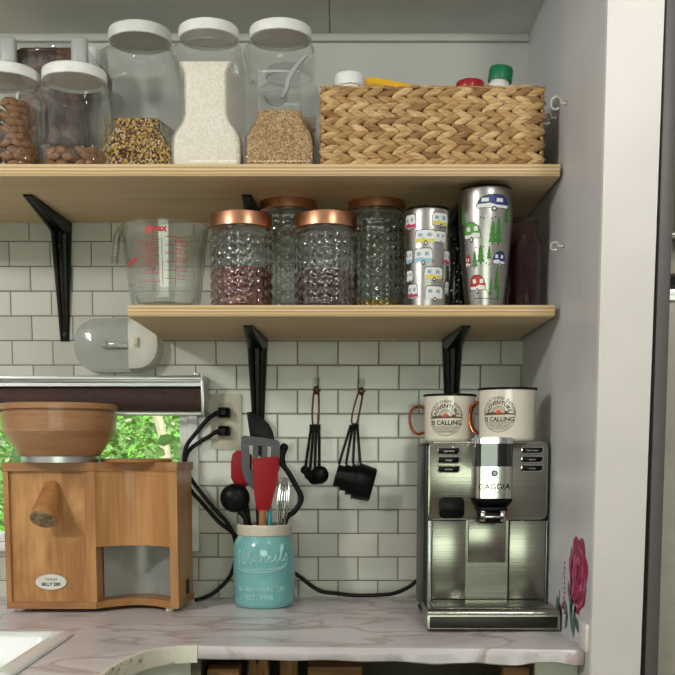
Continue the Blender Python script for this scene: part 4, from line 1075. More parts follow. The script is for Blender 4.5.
# ------------------------------------------------------------------ utensil crock and utensils
CYc = -.118; kc = scale_at(CYc, 560); ccx = P(264.2, 560, CYc).x
zv = lambda py: P(264, py, CYc - .05).z
R = 30.7 * kc; zr_ = zv(525.5)
t = thing('utensil_crock', (ccx, CYc, ZT), 'turquoise ceramic jar-shaped crock with cream rim holding cooking utensils', 'crock')
zcb = ZT + .0005
zq = lambda s: zcb + (zv(537) - zcb) * s
rprof = [(R * .86, zcb), (R * .93, zcb + .003), (R * .985, zcb + .010), (R, zcb + .02), (R, zq(.74)), (R * .985, zq(.84)), (R * .94, zq(.92)), (R * .87, zq(.975)), (R * .84, zq(1.0))]
bm = new(); lathe(bm, ccx, CYc, rprof + [(R * .76, zq(1.0)), (R * .86, zq(.85)), (R * .90, zq(.7)), (R * .90, zcb + .02), (R * .4, zcb + .010)], 64); body = obj('crock_body', bm, 'crock', t)
zb0 = zq(1.0) + .0003
bm = new(); lathe(bm, ccx, CYc, [(R * .85, zb0), (R * .88, zb0 + .002), (R * .88, zr_ - .006), (R * .885, zr_ - .003), (R * .87, zr_), (R * .80, zr_), (R * .79, zr_ - .004), (R * .79, zb0)], 96, cap0=False, cap1=False, disp=lambda a, z: .0006 * math.cos(a * 44) if zb0 + .004 < z + .004 and z < zr_ - .004 else 0)
obj('rim_band', bm, 'crock_rim', t, label='cream ribbed rim band')
def onC(u, v, off):
    zz_ = v; r = R + off
    a = u / R - .03
    return Vector((ccx + r * math.sin(a), CYc - r * math.cos(a), zz_))
# raised script word, drawn stroke by stroke
bm = new()
strokes = {
 'U': [[(0, .9), (.25, 1.25), (.5, 1.1), (.3, .3), (.45, 0), (.8, .15), (1.15, 1.2), (1.0, .3), (1.2, 0), (1.5, .2)]],
 't': [[(1.5, .2), (1.9, 1.1), (1.75, .3), (1.95, 0), (2.2, .2)], [(1.55, .8), (2.2, .85)]],
 'e': [[(2.2, .2), (2.6, .35), (2.65, .6), (2.4, .55), (2.4, .1), (2.7, 0), (3.0, .25)]],
 'n': [[(3.0, .25), (3.1, .6), (3.05, 0), (3.3, .5), (3.5, .55), (3.5, .1), (3.7, .1), (3.85, .3)]],
 's': [[(3.85, .3), (4.1, .65), (4.2, .4), (4.25, .1), (3.95, .02), (4.3, .05), (4.6, .3)]],
 'i': [[(4.6, .3), (4.75, .6), (4.7, .1), (4.9, .05), (5.1, .3)], [(4.85, .85), (4.9, .92)]],
 'l': [[(5.1, .3), (5.6, 1.2), (5.5, 1.45), (5.35, 1.1), (5.3, .2), (5.5, .02), (5.75, .25)]],
 's2': [[(5.75, .25), (6.0, .68), (6.1, .4), (6.12, .1), (5.8, .04)]],
 'swoosh': [[(6.1, -.2), (5.6, -.45), (4.2, -.55), (2.0, -.55), (.1, -.40)], [(.1, -.40), (1.5, -.70), (3.5, -.78), (5.2, -.62), (6.1, -.2)]]}
z_w = zv(563); sc_ = 48 * kc / 6.1 * 1.16
for w_ in strokes.values():
    for q in w_:
        p2 = spline([(x, y, 0) for x, y in q], 6)
        tube(bm, [onC((p.x - 3.1) * sc_ + .0005, z_w + (p.y + (p.x - 3) * .05) * sc_ * 1.25, .0003) for p in p2], .0016, 6)
obj('embossed_script', bm, 'crock_raised', body)
bm = new()
merge(bm, text_bm('GLASSWARE CO', .0125, .0016, bold=.0005, space=1.05), lambda x, y, z: onC(x - .001, zv(589) + y, .0006 + z)); merge(bm, text_bm('EST. 1906', .0125, .0016, bold=.0005, space=1.05), lambda x, y, z: onC(x - .004, zv(597) + y, .0006 + z))
obj('embossed_lettering', bm, 'crock_raised', body, smooth=False)

def pxpts(lst, Y): return [(P(a, b, Y).x, P(a, b, Y).z) for a, b in lst]
def handle_to(bm, px, py, Y, dx, dy, r, flat=1.0):
    p = P(px, py, Y); tube(bm, [p, Vector((ccx + dx, CYc + dy, zcb + .016))], r, 10, flat=flat)
bm = new()
# black turner at the back
Y = CYc + .016
u = thing('cooking_spoon', (ccx + .005, CYc + .02, zcb + .015), 'black nylon spoon, tallest and rearmost in the crock', 'utensil')
bm = new(); plate(bm, pxpts([(246.5, 412.5), (251, 411.5), (262, 417.5), (269, 424), (273, 432), (274.5, 440), (270, 446), (262, 447), (254, 443), (250, 436)], Y), Y - .003, Y + .003, .002); obj('spoon_head', bm, 'black', u)
bm = new(); handle_to(bm, 262, 444, Y, .004, .014, .0042); obj('handle', bm, 'black', u)
# grey slotted turner
Y = CYc - .012
u = thing('slotted_turner', (ccx, CYc - .01, zcb + .015), 'grey slotted turner behind the front red spatula', 'utensil')
bm = new()
box_out = [(241.2, 437), (244, 435.5), (260, 437), (276, 439.5), (279.5, 442), (280.5, 452)]
plate(bm, pxpts([(241.2, 437), (244, 435.5), (262, 437.5), (277, 440), (279.8, 442.5), (280, 447), (241, 445)], Y), Y - .0016, Y + .0016)
bars = [((241, 445), (249.3, 445.6), (249.8, 470), (242, 470)), ((252.8, 445.8), (258.3, 446.2), (258.3, 470), (253.2, 470)), ((261.8, 446.3), (267.6, 446.6), (267.2, 470), (261.8, 470)), ((271.2, 446.7), (280, 447), (279.5, 470), (270.4, 470))]
for b in bars: plate(bm, pxpts(b, Y), Y - .0016, Y + .0016)
plate(bm, pxpts([(242, 470), (279.5, 470), (274, 480), (262, 490), (252, 489), (245, 480)], Y), Y - .0016, Y + .0016)
obj('blade', bm, 'grey_nylon', u)
bm = new(); handle_to(bm, 257, 486, Y, -.004, -.012, .0045); obj('handle', bm, 'black', u)
# red spatula front
Y = CYc - .030
u = thing('spatula', (ccx, CYc - .03, zcb + .015), 'red silicone spatula with wooden handle at the crock front', 'utensil', 'red silicone spatulas')
bm = new(); plate(bm, pxpts([(252.4, 460), (253.6, 458.2), (266, 457.2), (278, 456.6), (279.4, 458), (278.6, 470), (277, 482), (272, 502), (270.5, 509), (268, 511), (258, 511), (256, 508), (254, 490)], Y), Y - .0055, Y + .0055, .003); obj('blade', bm, 'red_sil', u)
bm = new(); p = P(262.5, 512, Y); tube(bm, [p + Vector((0, 0, .004)), Vector((ccx - .002, CYc - .024, zcb + .016))], .0074, 14); obj('handle', bm, 'stick', u)
# red spatula behind left
Y = CYc + .004
u = thing('spatula', (ccx - .01, CYc, zcb + .015), 'red silicone spatula half hidden behind the grey turner at left', 'utensil', 'red silicone spatulas')
bm = new(); plate(bm, pxpts([(231, 462), (232.5, 454), (237, 450), (243, 450), (252, 455), (252, 480), (248, 486), (234, 484), (231, 478)], Y), Y - .0045, Y + .0045, .003); obj('blade', bm, 'red_sil', u)
bm = new(); handle_to(bm, 243, 484, Y, -.008, .0, .005); obj('handle', bm, 'black', u)
# ladle
Y = CYc - .026
u = thing('ladle', (ccx - .02, CYc - .02, zcb + .015), 'black round ladle at the left front of the crock', 'utensil')
bm = new(); cc = P(235, 498, Y); kL = scale_at(Y, 498); ellipsoid(bm, cc, 15 * kL, 11 * kL, 14.6 * kL, u=28, v=18); obj('ladle_bowl', bm, 'black', u)
bm = new(); q = P(240, 509, Y); tube(bm, [q, P(246.5, 519, Y), Vector((ccx - .020, CYc - .010, zcb + .016))], [.0085, .0068, .004], 14); obj('handle', bm, 'black', u)
# angled black utensil
Y = CYc + .006
u = thing('pasta_server', (ccx + .02, CYc, zcb + .015), 'black bent-handled server leaning right out of the crock', 'utensil')
bm = new(); tip = P(284, 447.5, Y); ellipsoid(bm, tip, .0085, .005, .0085, u=16, v=10); tube(bm, spline([tip, P(281, 456, Y), P(282, 466, Y)], 4), [.008] * 9, 10, flat=.5); obj('hanging_end', bm, 'black', u)
bm = new(); tube(bm, spline([P(282, 464, Y), P(288, 472, Y), P(295, 484, Y), P(301, 496, Y), P(300, 503, Y), P(294, 512, Y), P(284, 525, Y), Vector((ccx + .012, CYc + .004, zcb + .016))], 5), [.0052] * 35 + [.004], 12, flat=.7); obj('handle', bm, 'black', u)
# whisk
Y = CYc - .006
u = thing('whisk', (ccx + .02, CYc - .01, zcb + .015), 'steel wire whisk between the red spatula and bent server', 'utensil')
bm = new(); top = P(285, 478, Y); base = P(280.5, 530, Y)
for i in range(7):
    a = PI * i / 7
    pts_ = []
    for s_ in range(17):
        q = s_ / 16; th_ = PI * q
        w_ = .0135 * math.sin(th_) ** .7 * (1 if q < .5 else -1) if False else 0
        side = -math.cos(th_); hgt = math.sin(th_) ** .65
        pts_.append(base + (top - base) * hgt + Vector((math.cos(a), math.sin(a) * .8, 0)) * .0155 * side * (.35 + .65 * math.sin(th_) ** .4))
    tube(bm, pts_, .0009, 6)
obj('wire_loops', bm, 'chrome', u)
bm = new(); tube(bm, [base + Vector((0, 0, .004)), Vector((ccx + .018, CYc - .006, zcb + .016))], .005, 12); obj('handle', bm, 'steel_dark', u)
bm = new(); Y = CYc - .024; tube(bm, [P(270.3, 506, Y), P(269, 524, Y), Vector((ccx + .012, CYc - .026, zcb + .016))], .0042, 10); tag(obj('basting_brush', bm, 'teal'), 'slim teal utensil handle just right of the red spatula in the crock', 'utensil')

# ------------------------------------------------------------------ hanging spoons and cups
def clear_hook(px, py, label):
    c = P(px, py, 0); t = thing('adhesive_hook', (c.x, 0, c.z), label, 'hook', 'clear adhesive wall hooks')
    bm = new(); plate(bm, [(c.x + a, c.z + b) for a, b in rrect(.016, .030, .006)], -.003, -.0003, .0008); obj('base_plate', bm, 'hook_clear', t)
    bm = new(); tube(bm, spline([(c.x, -.003, c.z - .002), (c.x, -.010, c.z - .008), (c.x, -.016, c.z - .009), (c.x, -.019, c.z - .003), (c.x, -.018, c.z + .003)], 5), .0018, 8); obj('hook_arm', bm, 'hook_clear', t)
    return Vector((c.x, -.013, c.z - .0065))
h1 = clear_hook(316.5, 385, 'clear adhesive hook on the tiles holding the measuring spoons')
h2 = clear_hook(361, 386, 'clear adhesive hook on the tiles holding the measuring cups')
def thong(h, pyb, pxb, label):
    lo = P(pxb, pyb, -.016); bm = new()
    tube(bm, spline([h + Vector((0, 0, .0028)), h + Vector((-.004, -.001, -.004)), (h + lo) / 2 + Vector((-.007, 0, 0)), lo + Vector((-.006, 0, .004)), lo + Vector((0, 0, -.002)), lo + Vector((.006, 0, .004)), (h + lo) / 2 + Vector((.006, 0, 0)), h + Vector((.004, -.001, -.004)), h + Vector((0, 0, .0028))], 6), .0017, 6)
    ellipsoid(bm, h + Vector((.001, -.003, -.010)), .005, .003, .0035)
    tube(bm, [h + Vector((.002, -.003, -.010)), h + Vector((.009, -.004, -.004))], .0012, 6); tube(bm, [h + Vector((-.002, -.003, -.010)), h + Vector((-.004, -.004, .003))], .0012, 6)
    tag(obj('leather_thong', bm, 'twine'), label, 'cord', 'leather thongs on the hooks'); return lo
lo1 = thong(h1, 424, 315.5, 'brown leather thong looped through the measuring spoons')
lo2 = thong(h2, 423, 354.5, 'brown leather thong looped through the measuring cups')
for i, (bx, by, r, nm) in enumerate(((305, 470, 4.4, 'smallest, leftmost'), (309.5, 475, 5.3, 'second from left'), (314.5, 478, 6.8, 'third from left'), (319.5, 475, 9.2, 'largest, rightmost'))):
    Y = -.012 - .0045 * i - .003; c = P(bx, by, Y); k = scale_at(Y, 470)
    u = thing('measuring_spoon', c, 'black measuring spoon hanging on the tiles, %s of the four' % nm, 'measuring spoon', 'hanging measuring spoons')
    bm = new(); top = P(311.5 + i * 2.4, 424.5, Y); tube(bm, [top, top + (c - top) * .12, c + (top - c).normalized() * r * k * .8], [.0042, .0028, .0028], 10, flat=.55); obj('handle', bm, 'black', u)
    bm = new(); R_ = r * k; rings = []
    for q in range(7):
        a = PI / 2 * q / 6; rings.append([(c.x + R_ * math.sin(a + .03) * math.cos(w_), Y + R_ * .25 - R_ * .62 * math.cos(a), c.z + R_ * math.sin(a + .03) * math.sin(w_)) for w_ in [2 * PI * z_ / 24 for z_ in range(24)]])
    for q in range(6, -1, -1):
        a = PI / 2 * q / 6; s_ = .86; rings.append([(c.x + R_ * s_ * math.sin(a + .03) * math.cos(w_), Y + R_ * .25 - R_ * .62 * .84 * math.cos(a), c.z + R_ * s_ * math.sin(a + .03) * math.sin(w_)) for w_ in [2 * PI * z_ / 24 for z_ in range(24)]])
    loft(bm, rings); obj('spoon_bowl', bm, 'black', u)
axis = Vector((.965, -.05, -.258)).normalized(); e1 = axis.cross(Vector((0, 1, 0))).normalized(); e2 = axis.cross(e1)
if e1.z < 0: e1 = -e1
for i, (rx, ry, rad, L, hb, hl, nm) in enumerate(((355.5, 480.5, 18.2, 18.5, 0, 0, 'largest, outermost'), (349, 478.8, 15.6, 18, 0, 0, 'second largest'), (342.5, 477.1, 13.3, 17, 0, 0, 'third largest'), (336, 475.4, 11.2, 16.5, 0, 0, 'smallest, leftmost'))):
    Y = -.040; k = scale_at(Y, 480); c = P(rx, ry, Y); r0 = rad * k; l0 = L * k
    u = thing('measuring_cup', c, 'black nested measuring cup hanging on the tiles, %s of the four' % nm, 'measuring cup', 'hanging measuring cups')
    bm = new(); rings = []
    for (s_, q) in ((.93, .02), (.93, .78), (.88, .82), (.1, .92), (0, .94), (0, 1.04), (.08, 1.03), (.1, 1.0), (.9, .93), (1, .86), (1, .02)):
        rings.append([c + axis * (s_ * l0) + (e1 * math.cos(w_) + e2 * math.sin(w_)) * r0 * q for w_ in [2 * PI * z_ / 36 for z_ in range(36)]])
    loft(bm, rings)
    obj('cup_bowl', bm, 'black', u)
    bm = new(); st_ = c + e1 * r0 * 1.0; top = P(357.2 - 2.1 * i, 424 + i * .3, -.016 - .004 * i)
    tube(bm, [st_, top], [.0026, .0028], 10, flat=.5); obj('handle', bm, 'black', u)

# ------------------------------------------------------------------ coffee machine
MXL, MXR = .1545, .3705; MF = -.305; MBk = -.115
zmt = 1.2295
cmx = thing('coffee_machine', ((MXL + MXR) / 2, -.2, ZT), 'stainless steel automatic coffee machine against the grey partition', 'coffee machine')
zx = lambda py, Y=MF: P(490, py, Y).z
xx = lambda px, Y=MF, py=480: P(px, py, Y).x
bm = new(); box(bm, MXL, MXR, MF + .020, MBk, ZT + .010, zmt - .004, .006, 3); obj('housing', bm, plain('dark_casing', (44, 44, 42), .35, .3), cmx)
bm = new(); box(bm, MXL + .002, MXR - .002, MF + .004, MBk + .01, zmt - .004, zmt, .0015); obj('cup_warmer_top', bm, 'steel', cmx)
# face frame
x0, x1 = xx(428.5), min(xx(551), MXR); zs = zx(520)
bm = new(); plate(bm, [((x0 + x1) / 2 + a, (zs + zmt) / 2 + b) for a, b in rrect(x1 - x0, zmt - zs - .002, .008)], MF, MF + .0195, .003); fp = obj('upper_face', bm, 'steel', cmx)
bm = new(); 
for (a, b) in ((433, 466.5), (511, 547)): plate(bm, [(xx(a), zx(609)), (xx(b), zx(609)), (xx(b), zs - .0015), (xx(a), zs - .0015)], MF + .002, MF + .0195, .0006)
obj('lower_panel', bm, 'steel', cmx)
bm = new(); plate(bm, [(xx(467.2), zx(609)), (xx(510.3), zx(609)), (xx(510.3), zs - .0015), (xx(467.2), zs - .0015)], MF + .012, MF + .0195); plate(bm, [(xx(470), zx(563)), (xx(507.5), zx(563)), (xx(507.5), zs - .003), (xx(470), zs - .003)], MF + .009, MF + .0118, .0008); obj('centre_panel', bm, 'steel', cmx)
bm = new(); box(bm, x0, xx(432.3), MF, MF + .019, zx(609), zs - .0015, .001); obj('side_rail', bm, 'alu', cmx)
bm = new(); box(bm, xx(548), x1, MF, MF + .019, zx(609), zs - .0015, .001); obj('side_rail', bm, 'alu', cmx)
# buttons
for side, (a, b) in (('l', (437, 460)), ('r', (520.5, 543))):
    for py in (451, 460, 469.2) if side == 'l' else (450.3, 459.3, 468.2):
        w_ = xx(b) - xx(a); h_ = 7.2 * scale_at(MF, 460); cx0, cz0 = (xx(a) + xx(b)) / 2, zx(py)
        def pill(w, h, c0=cx0, c1=cz0): return [(c0 - w / 2, c1 + h / 2), (c0 - w / 2, c1 - h * .1), (c0 - w * .44, c1 - h * .4), (c0 - w * .38, c1 - h / 2), (c0 + w * .38, c1 - h / 2), (c0 + w * .44, c1 - h * .4), (c0 + w / 2, c1 - h * .1), (c0 + w / 2, c1 + h / 2)]
        bm = new(); plate(bm, pill(w_, h_), MF - .0018, MF - .0002, .0004); bt = obj('button', bm, 'chrome', cmx)
        bm = new(); plate(bm, pill(w_ * .9, h_ * .76), MF - .0030, MF - .0019, .0004); obj('button_cap', bm, 'black_satin', bt)
        bm = new(); merge(bm, text_bm({'l': {451: 'espresso', 460: 'lungo', 469.2: 'aroma'}, 'r': {450.3: 'hot water', 459.3: 'steam', 468.2: 'menu'}}[side][py], .0052), lambda x, y, z: (cx0 + x, MF - .0032, cz0 + y)); obj('button_lettering', bm, 'off_white', bt, smooth=False)
# small side marks
# central column
CF = MF - .052
kc2 = scale_at(CF, 470)
cxm = P(494.5, 470, CF).x; hw = 19.2 * kc2
zf2 = lambda py: P(494, py, CF).z
def colpts(w, r=.012):   # plan outline, rounded front corners
    q = [(cxm - w, MF + .001)] + [(cxm - w + r - r * math.cos(a), CF + r - r * math.sin(a)) for a in [PI / 2 * i / 6 for i in range(7)]] + [(cxm + w - r + r * math.sin(a), CF + r - r * math.cos(a)) for a in [PI / 2 * i / 6 for i in range(7)]] + [(cxm + w, MF + .001)]
    return q
bm = new(); prism(bm, colpts(hw + .0012), zf2(443.5), zf2(438.5)); prism(bm, colpts(hw - .002), zf2(438.5), zf2(437.3)); obj('column_cap', bm, 'chrome', cmx)
bm = new(); prism(bm, colpts(hw), zf2(466.5), zf2(443.6)); obj('display', bm, 'dark_glass', cmx)
bm = new(); prism(bm, colpts(hw), zf2(498.5), zf2(466.6)); cf = obj('column_face', bm, plain('polished_steel', (205, 205, 198), .13, 1.0, .02), cmx)
bm = new(); merge(bm, text_bm('GAGGIA', 8.2 * kc2, .0, bold=.0002, space=1.05), lambda x, y, z: (cxm + x, CF - .0009, zf2(487) + y)); obj('brand_lettering', bm, 'dark_print', cf, smooth=False)
bm = new(); merge(bm, text_bm('MILANO', 3.2 * kc2), lambda x, y, z: (cxm + x, CF - .0006, zf2(492.3) + y)); obj('small_lettering', bm, 'grey_print', cf, smooth=False)
bm = new(); plate(bm, circ(cxm, zf2(473.3), 3.2 * kc2, n=20), CF - .003, CF - .0003, .0008); kb = obj('logo_disc', bm, 'steel_dark', cf)
bm = new(); plate(bm, circ(cxm, zf2(473.3), 2.0 * kc2, n=16), CF - .0036, CF - .0031); obj('disc_centre', bm, plain('logo_blue', (150, 170, 190), .3, .5), kb)
bm = new(); rr_ = []
for (py, k_, d_) in ((498.6, 1.0, 0), (501, .99, .001), (504, .92, .006), (507.5, .80, .014)):
    rr_.append([(cxm + (x - cxm) * k_, y + d_ * (1 if y < MF - .02 else 0), zf2(py)) for x, y in colpts(hw + .001)])
loft(bm, rr_); obj('column_base', bm, 'black_satin', cmx)
bm = new(); box(bm, cxm - hw * .78, cxm + hw * .78, CF + .012, MF + .0, zf2(512), zf2(507.6), .002); box(bm, cxm - hw * .62, cxm + hw * .62, CF + .018, CF + .04, zf2(524), zf2(512.2), .002); obj('spout_block', bm, 'black_satin', cmx)
for sx in (-1, 1):
    bm = new(); box(bm, cxm + sx * hw * .52 - .0042, cxm + sx * hw * .52 + .0042, CF + .010, CF + .0165, zf2(522), zf2(511), .0015); obj('spout_nozzle', bm, 'chrome', cmx)
bm = new(); box(bm, cxm - hw * .42, cxm + hw * .42, CF + .011, CF + .0160, zf2(518.5), zf2(516.3), .0008); obj('spout_bar', bm, 'chrome', cmx)
# hot water knob block
a, b = xx(440, MF - .02), xx(465, MF - .02)
bm = new(); plate(bm, [((a + b) / 2 + u_, (zx(497, MF - .02) + zx(518.5, MF - .02)) / 2 + v_) for u_, v_ in rrect(b - a, zx(497, MF - .02) - zx(518.5, MF - .02), .008)], MF - .018, MF - .0003, .003); kb = obj('steam_outlet', bm, 'black_satin', cmx)
bm = new(); box(bm, a + .001, b - .001, MF - .0235, MF - .0183, zx(509.5, MF - .02), zx(507.5, MF - .02), .0008); obj('outlet_lip', bm, 'black', kb)
# drip tray
TF = -.421
zt0 = zx(609, TF)
bm = new(); tx0, tx1 = P(427.5, 625, TF).x, min(P(560, 625, TF).x, XW - .0025)
rings = []
for (y, z0_, z1_) in ((TF + .004, ZT + .002, zt0 - .008), (TF, ZT + .004, zt0 - .010)): pass
prof_ = [(MF - .0005, ZT + .003), (TF + .003, ZT + .003), (TF, ZT + .006), (TF, zt0 - .012), (TF + .0015, zt0 - .006), (TF + .005, zt0 - .0025), (TF + .012, zt0 - .001), (TF + .016, zt0 - .003), (MF - .0005, zt0 - .003)]
loft(bm, [[(x, y, z) for y, z in prof_] for x in (tx0, tx0 + .001, tx1 - .001, tx1)]); tr = obj('drip_tray', bm, 'steel', cmx)
bm = new(); box(bm, tx0 + .004, tx1 - .004, TF - .0012, TF - .0002, ZT + .007, zt0 - .013, .0004); obj('tray_front', bm, 'steel_dark', tr)
bm = new(); box(bm, tx0 + .012, tx1 - .012, TF + .018, MF - .003, zt0 - .0029, zt0 - .0012, .0004); g = obj('tray_grille', bm, 'steel', tr)
bm = new()
for r_ in range(5):
    for q in range(6):
        cx0 = tx0 + .03 + q * .027 + (r_ % 2) * .012; cy0 = TF + .027 + r_ * .012
        box(bm, cx0 - .008, cx0 + .008, cy0 - .0028, cy0 + .0028, zt0 - .00125, zt0 - .0009)
obj('grille_slots', bm, 'dark_print', g, smooth=False)
bm = new(); box(bm, MXL + .003, MXR - .003, TF + .02, MBk - .004, ZT + .0006, ZT + .0029); box(bm, MXL + .006, MXR - .006, MF + .01, MBk - .01, ZT + .0029, ZT + .0115); obj('base_foot', bm, 'rubber', cmx)

# ------------------------------------------------------------------ mugs
def mug(px, wpx, pyt, Y, label, turn, hdl):
    k = scale_at(Y, 415); c = P(px, 415, Y); R = wpx / 2 * k; z0 = zmt + .0006; zt = P(px, pyt, Y - R * .8).z
    t = thing('enamel_mug', (c.x, Y, z0), label, 'mug', 'cream enamel mugs on the coffee machine')
    bm = new(); lathe(bm, c.x, Y, [(R * .90, z0), (R * .955, z0 + .0025), (R * .97, z0 + .006), (R * .985, zt - .003), (R * .965, zt - .003), (R * .95, z0 + .007), (R * .4, z0 + .003)], 56); obj('mug_body', bm, 'enamel', t)
    bm = new(); lathe(bm, c.x, Y, [(R * .975, zt - .0034), (R * 1.02, zt - .003), (R * 1.045, zt - .0012), (R * 1.035, zt + .0006), (R * .99, zt + .0004), (R * .96, zt - .0015)], 56, cap0=False, cap1=False); obj('rim', bm, 'black_satin', t, label='black rolled rim')
    H = zt - z0; a = hdl; d = Vector((math.sin(a), -math.cos(a), 0)); ctr = Vector((c.x, Y, 0))
    pts_ = [ctr + d * (R * q) + Vector((0, 0, z0 + H * s_)) for q, s_ in ((.985, .72), (1.2, .76), (1.44, .70), (1.56, .50), (1.46, .28), (1.25, .17), (.98, .20))]
    bm = new(); tube(bm, spline(pts_, 6), .0026, 12, flat=1.7); obj('handle', bm, 'mug_copper', t)
    # badge
    Rb = 17.0 * k; vz = (z0 + zt) / 2 + .000
    def on(u, v, off=.0004):
        aa = u / R + turn; r = R * (.97 + .015 * (v + vz - z0) / H) + off
        return (c.x + r * math.sin(aa), Y - r * math.cos(aa), vz + v)
    bm = new()
    def Q(pts, mi, off=.0004): poly2(bm, pts, lambda x, y, z: on(x, y, off), mi, 6)
    def ringarc(r, w, a0, a1, mi, n=24, off=.0004):
        for i in range(n):
            q0, q1 = a0 + (a1 - a0) * i / n, a0 + (a1 - a0) * (i + 1) / n
            poly2(bm, [((r) * math.cos(q0), r * math.sin(q0)), ((r + w) * math.cos(q0), (r + w) * math.sin(q0)), ((r + w) * math.cos(q1), (r + w) * math.sin(q1)), (r * math.cos(q1), r * math.sin(q1))], lambda x, y, z: on(x, y, off), mi)
    def arct(s_, r, size, mi, bold=0, mid=PI / 2, sp_=1.0):
        def fn(x, y, z):
            th = mid - x / r; return on((r + y) * math.cos(th), (r + y) * math.sin(th), .0006)
        merge(bm, text_bm(s_, size, bold=bold, space=sp_), fn, mi)
    arct('GET OUT THERE  EXPLORE', Rb * .92, Rb * .25, 1, 0.00006)
    arct('ADVENTURE', Rb * .66, Rb * .31, 0, .00025, sp_=1.05)
    ringarc(Rb * .44, Rb * .035, .1, PI - .1, 1); ringarc(Rb * .36, Rb * .03, .1, PI - .1, 1); ringarc(Rb * .29, Rb * .02, .1, PI - .1, 2)
    Q(circ(0, Rb * .05, Rb * .20, n=20, a0=0, a1=PI), 2, .0006)
    Q([(-Rb * .95, -Rb * .05), (Rb * .95, -Rb * .02), (Rb * .97, Rb * .03), (Rb * .6, Rb * .08), (Rb * .45, Rb * .2), (Rb * .3, Rb * .07), (Rb * .1, Rb * .12), (-Rb * .1, Rb * .04), (-Rb * .35, Rb * .16), (-Rb * .5, Rb * .09), (-Rb * .7, Rb * .14), (-Rb * .95, Rb * .0)], 3, .0007)
    merge(bm, text_bm('IS CALLING', Rb * .36, bold=.0003, space=1.02), lambda x, y, z: on(x, -Rb * .30 + y, .0006), 0)
    for i in range(6):
        y = -Rb * (.50 + .075 * i); hw_ = math.sqrt(max(.01, 1 - (y / Rb) ** 2)) * Rb * .95
        for q in range(10):
            x0_, x1_ = -hw_ + 2 * hw_ * q / 10, -hw_ + 2 * hw_ * (q + .8) / 10
            poly2(bm, [(x0_, y), (x1_, y + Rb * .03 * math.sin(q * 2.1 + i)), (x1_, y + Rb * .03 + Rb * .03 * math.sin(q * 2.1 + i)), (x0_, y + Rb * .03)], lambda x, yy, z: on(x, yy), 1 if i % 2 else 0)
    ringarc(Rb * .995, Rb * .03, PI * 1.1, PI * 1.9, 1); ringarc(Rb * .97, Rb * .03, -.25, .5, 1); ringarc(Rb * .97, Rb * .03, PI - .5, PI + .25, 1)
    obj('badge_print', bm, ['dark_print', 'grey_print', 'orange_print', 'brown_print'], t, smooth=False)
mug(449.8, 51.5, 394, -.205, 'cream enamel mug with adventure badge, left of the two on the coffee machine', -.26, -1.68)
mug(507, 57, 387.5, -.292, 'cream enamel mug with adventure badge, right and nearer of the two', -.46, -2.3)

# ------------------------------------------------------------------ painted flowers on the partition
XD = XW - .0004
def wallp(px, py):
    D = XD * F / (px - 337.5); 
    # solve depth of the partition plane for this pixel
    u = (px - 337.5) / F; v = (CY - py) / F; tt = XD / u
    return YC + (cp + v * sp) * tt, ZC + (-sp + v * cp) * tt
fc = wallp(578, 574.5); ft = wallp(578, 536); fe = wallp(587, 574.5)
ry_ = abs(fe[0] - fc[0]) * 1.05; rz_ = ft[1] - fc[1]
t = thing('flower_decal', (XD, fc[0], fc[1]), 'painted deep pink rose with grey-green leaves on the partition beside the coffee machine', 'flower decal')
rf = random.Random(21)
bm = new()
def flat(pts, mi, off=0.0):
    poly2(bm, pts, lambda a, b, c_: (XD - off, fc[0] - a * ry_, fc[1] + b * rz_), mi)
out_ = []
for i in range(40):
    a = 2 * PI * i / 40; r = 1 + .07 * math.sin(a * 7) + rf.uniform(-.04, .04); out_.append((r * math.cos(a), r * math.sin(a)))
flat(out_, 0)
for i in range(30):
    a0 = rf.uniform(0, 2 * PI); r = rf.uniform(.15, .92); L = rf.uniform(.25, .7)
    for q in range(5):
        t0, t1 = a0 + L * q / 5 / max(r, .3), a0 + L * (q + 1) / 5 / max(r, .3); wd = .035 * math.sin(PI * (q + .5) / 5) + .008
        flat([((r - wd) * math.cos(t0), (r - wd) * math.sin(t0)), ((r + wd) * math.cos(t0), (r + wd) * math.sin(t0)), ((r + wd) * math.cos(t1), (r + wd) * math.sin(t1)), ((r - wd) * math.cos(t1), (r - wd) * math.sin(t1))], 1, .0002)
obj('rose_bloom', bm, ['rose', 'rose_light'], t, smooth=False, norm=False)
bm = new()
def lf(px, py, L, W_, ang, mi=0):
    y_, z_ = wallp(px, py)
    pts_ = [(-.5, 0), (-.25, .35), (.1, .5), (.35, .3), (.5, 0), (.3, -.35), (0, -.5), (-.3, -.3)]
    poly2(bm, [(a * L * math.cos(ang) - b * W_ * math.sin(ang), a * L * math.sin(ang) + b * W_ * math.cos(ang)) for a, b in pts_], lambda a, b, c_: (XD, y_ - a, z_ + b), mi)
for q in ((571, 556, .035, .014, 1.5), (571.5, 572, .05, .018, 1.7), (569, 592, .04, .016, 2.0), (572, 601, .045, .02, 1.2), (566, 610, .045, .02, 2.4), (571, 615, .06, .022, 1.9), (574, 622, .06, .02, 1.4), (577, 625, .04, .018, 2.6), (566, 622, .03, .02, 1.0), (557.5, 604, .03, .03, 2.2), (560, 610, .03, .02, 2.6), (575, 607, .03, .014, .9)): lf(*q)
obj('leaves', bm, 'leaf_paint', t, smooth=False, norm=False, label='grey-green leaves below the bloom')
bm = new()
for i in range(11): lf(564.5 - i * .05 + rf.uniform(-.4, .4), 563 + i * 5, .010, .006, rf.uniform(0, 3))
for i in range(6): lf(559.5 + rf.uniform(-.4, .4), 592 + i * 4, .010, .006, rf.uniform(0, 3))
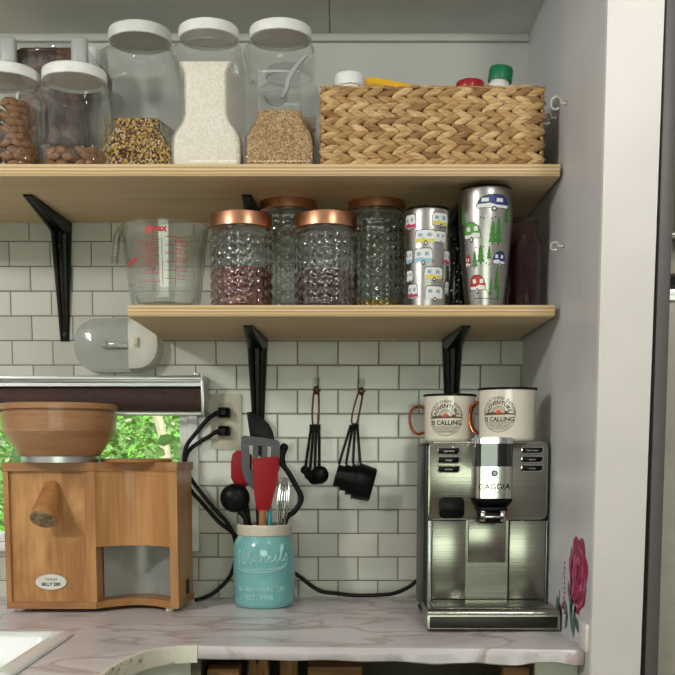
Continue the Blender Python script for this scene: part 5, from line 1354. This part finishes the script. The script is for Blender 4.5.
for i in range(4): lf(562 + rf.uniform(-1, 1), 606 + i * 3, .014, .010, rf.uniform(0, 3))
obj('bud_sprigs', bm, 'rose', t, smooth=False, norm=False, label='thin sprigs of small pink buds')

# ------------------------------------------------------------------ light
def point(name, loc, e, r, c=(1, .95, .86)):
    l = bpy.data.lights.new(name, 'POINT'); l.energy = e; l.shadow_soft_size = r; l.color = c
    o = bpy.data.objects.new(name, l); COL.objects.link(o); o.location = loc
point('ceiling_light_left', (-1.45, -1.80, 2.03), 50, .08, (1, .982, .965))
point('ceiling_light_right', (.50, -1.40, 2.00), 11.5, .06, (1, .975, .95))
l = bpy.data.lights.new('daylight_rear_window', 'AREA'); l.shape = 'RECTANGLE'; l.size = 1.75; l.size_y = .62; l.energy = 13; l.color = (.88, 1, .70)
o = bpy.data.objects.new('daylight_rear_window', l); COL.objects.link(o); o.location = (.05, -3.89, 1.275); o.rotation_euler = (PI / 2, 0, 0)
l = bpy.data.lights.new('sun', 'SUN'); l.energy = 4.6; l.angle = .02; l.color = (1, .96, .86)
o = bpy.data.objects.new('sun', l); COL.objects.link(o); o.rotation_euler = Euler((math.radians(40), math.radians(8), 0))
wd = bpy.data.worlds.new('sky'); scn.world = wd; wd.use_nodes = True
bg = wd.node_tree.nodes['Background']; bg.inputs['Color'].default_value = (.80, .92, 1.0, 1); bg.inputs['Strength'].default_value = 1.6

# ------------------------------------------------------------------ camera
cam = bpy.data.cameras.new('camera'); co = bpy.data.objects.new('camera', cam); COL.objects.link(co); scn.camera = co
cam.sensor_fit = 'HORIZONTAL'; cam.sensor_width = 36; cam.lens = F / 675 * 36; cam.clip_start = .05
cam.shift_y = (CY - 337.5) / 675
co.location = (0, YC, ZC); co.rotation_euler = (PI / 2 - PITCH, 0, 0)
scn.cycles.transparent_max_bounces = 40
scn.cycles.max_bounces = 14
vs = scn.view_settings; vs.view_transform = 'Standard'; vs.look = 'None'; vs.gamma = 1; vs.use_curve_mapping = False; vs.exposure = 0.12
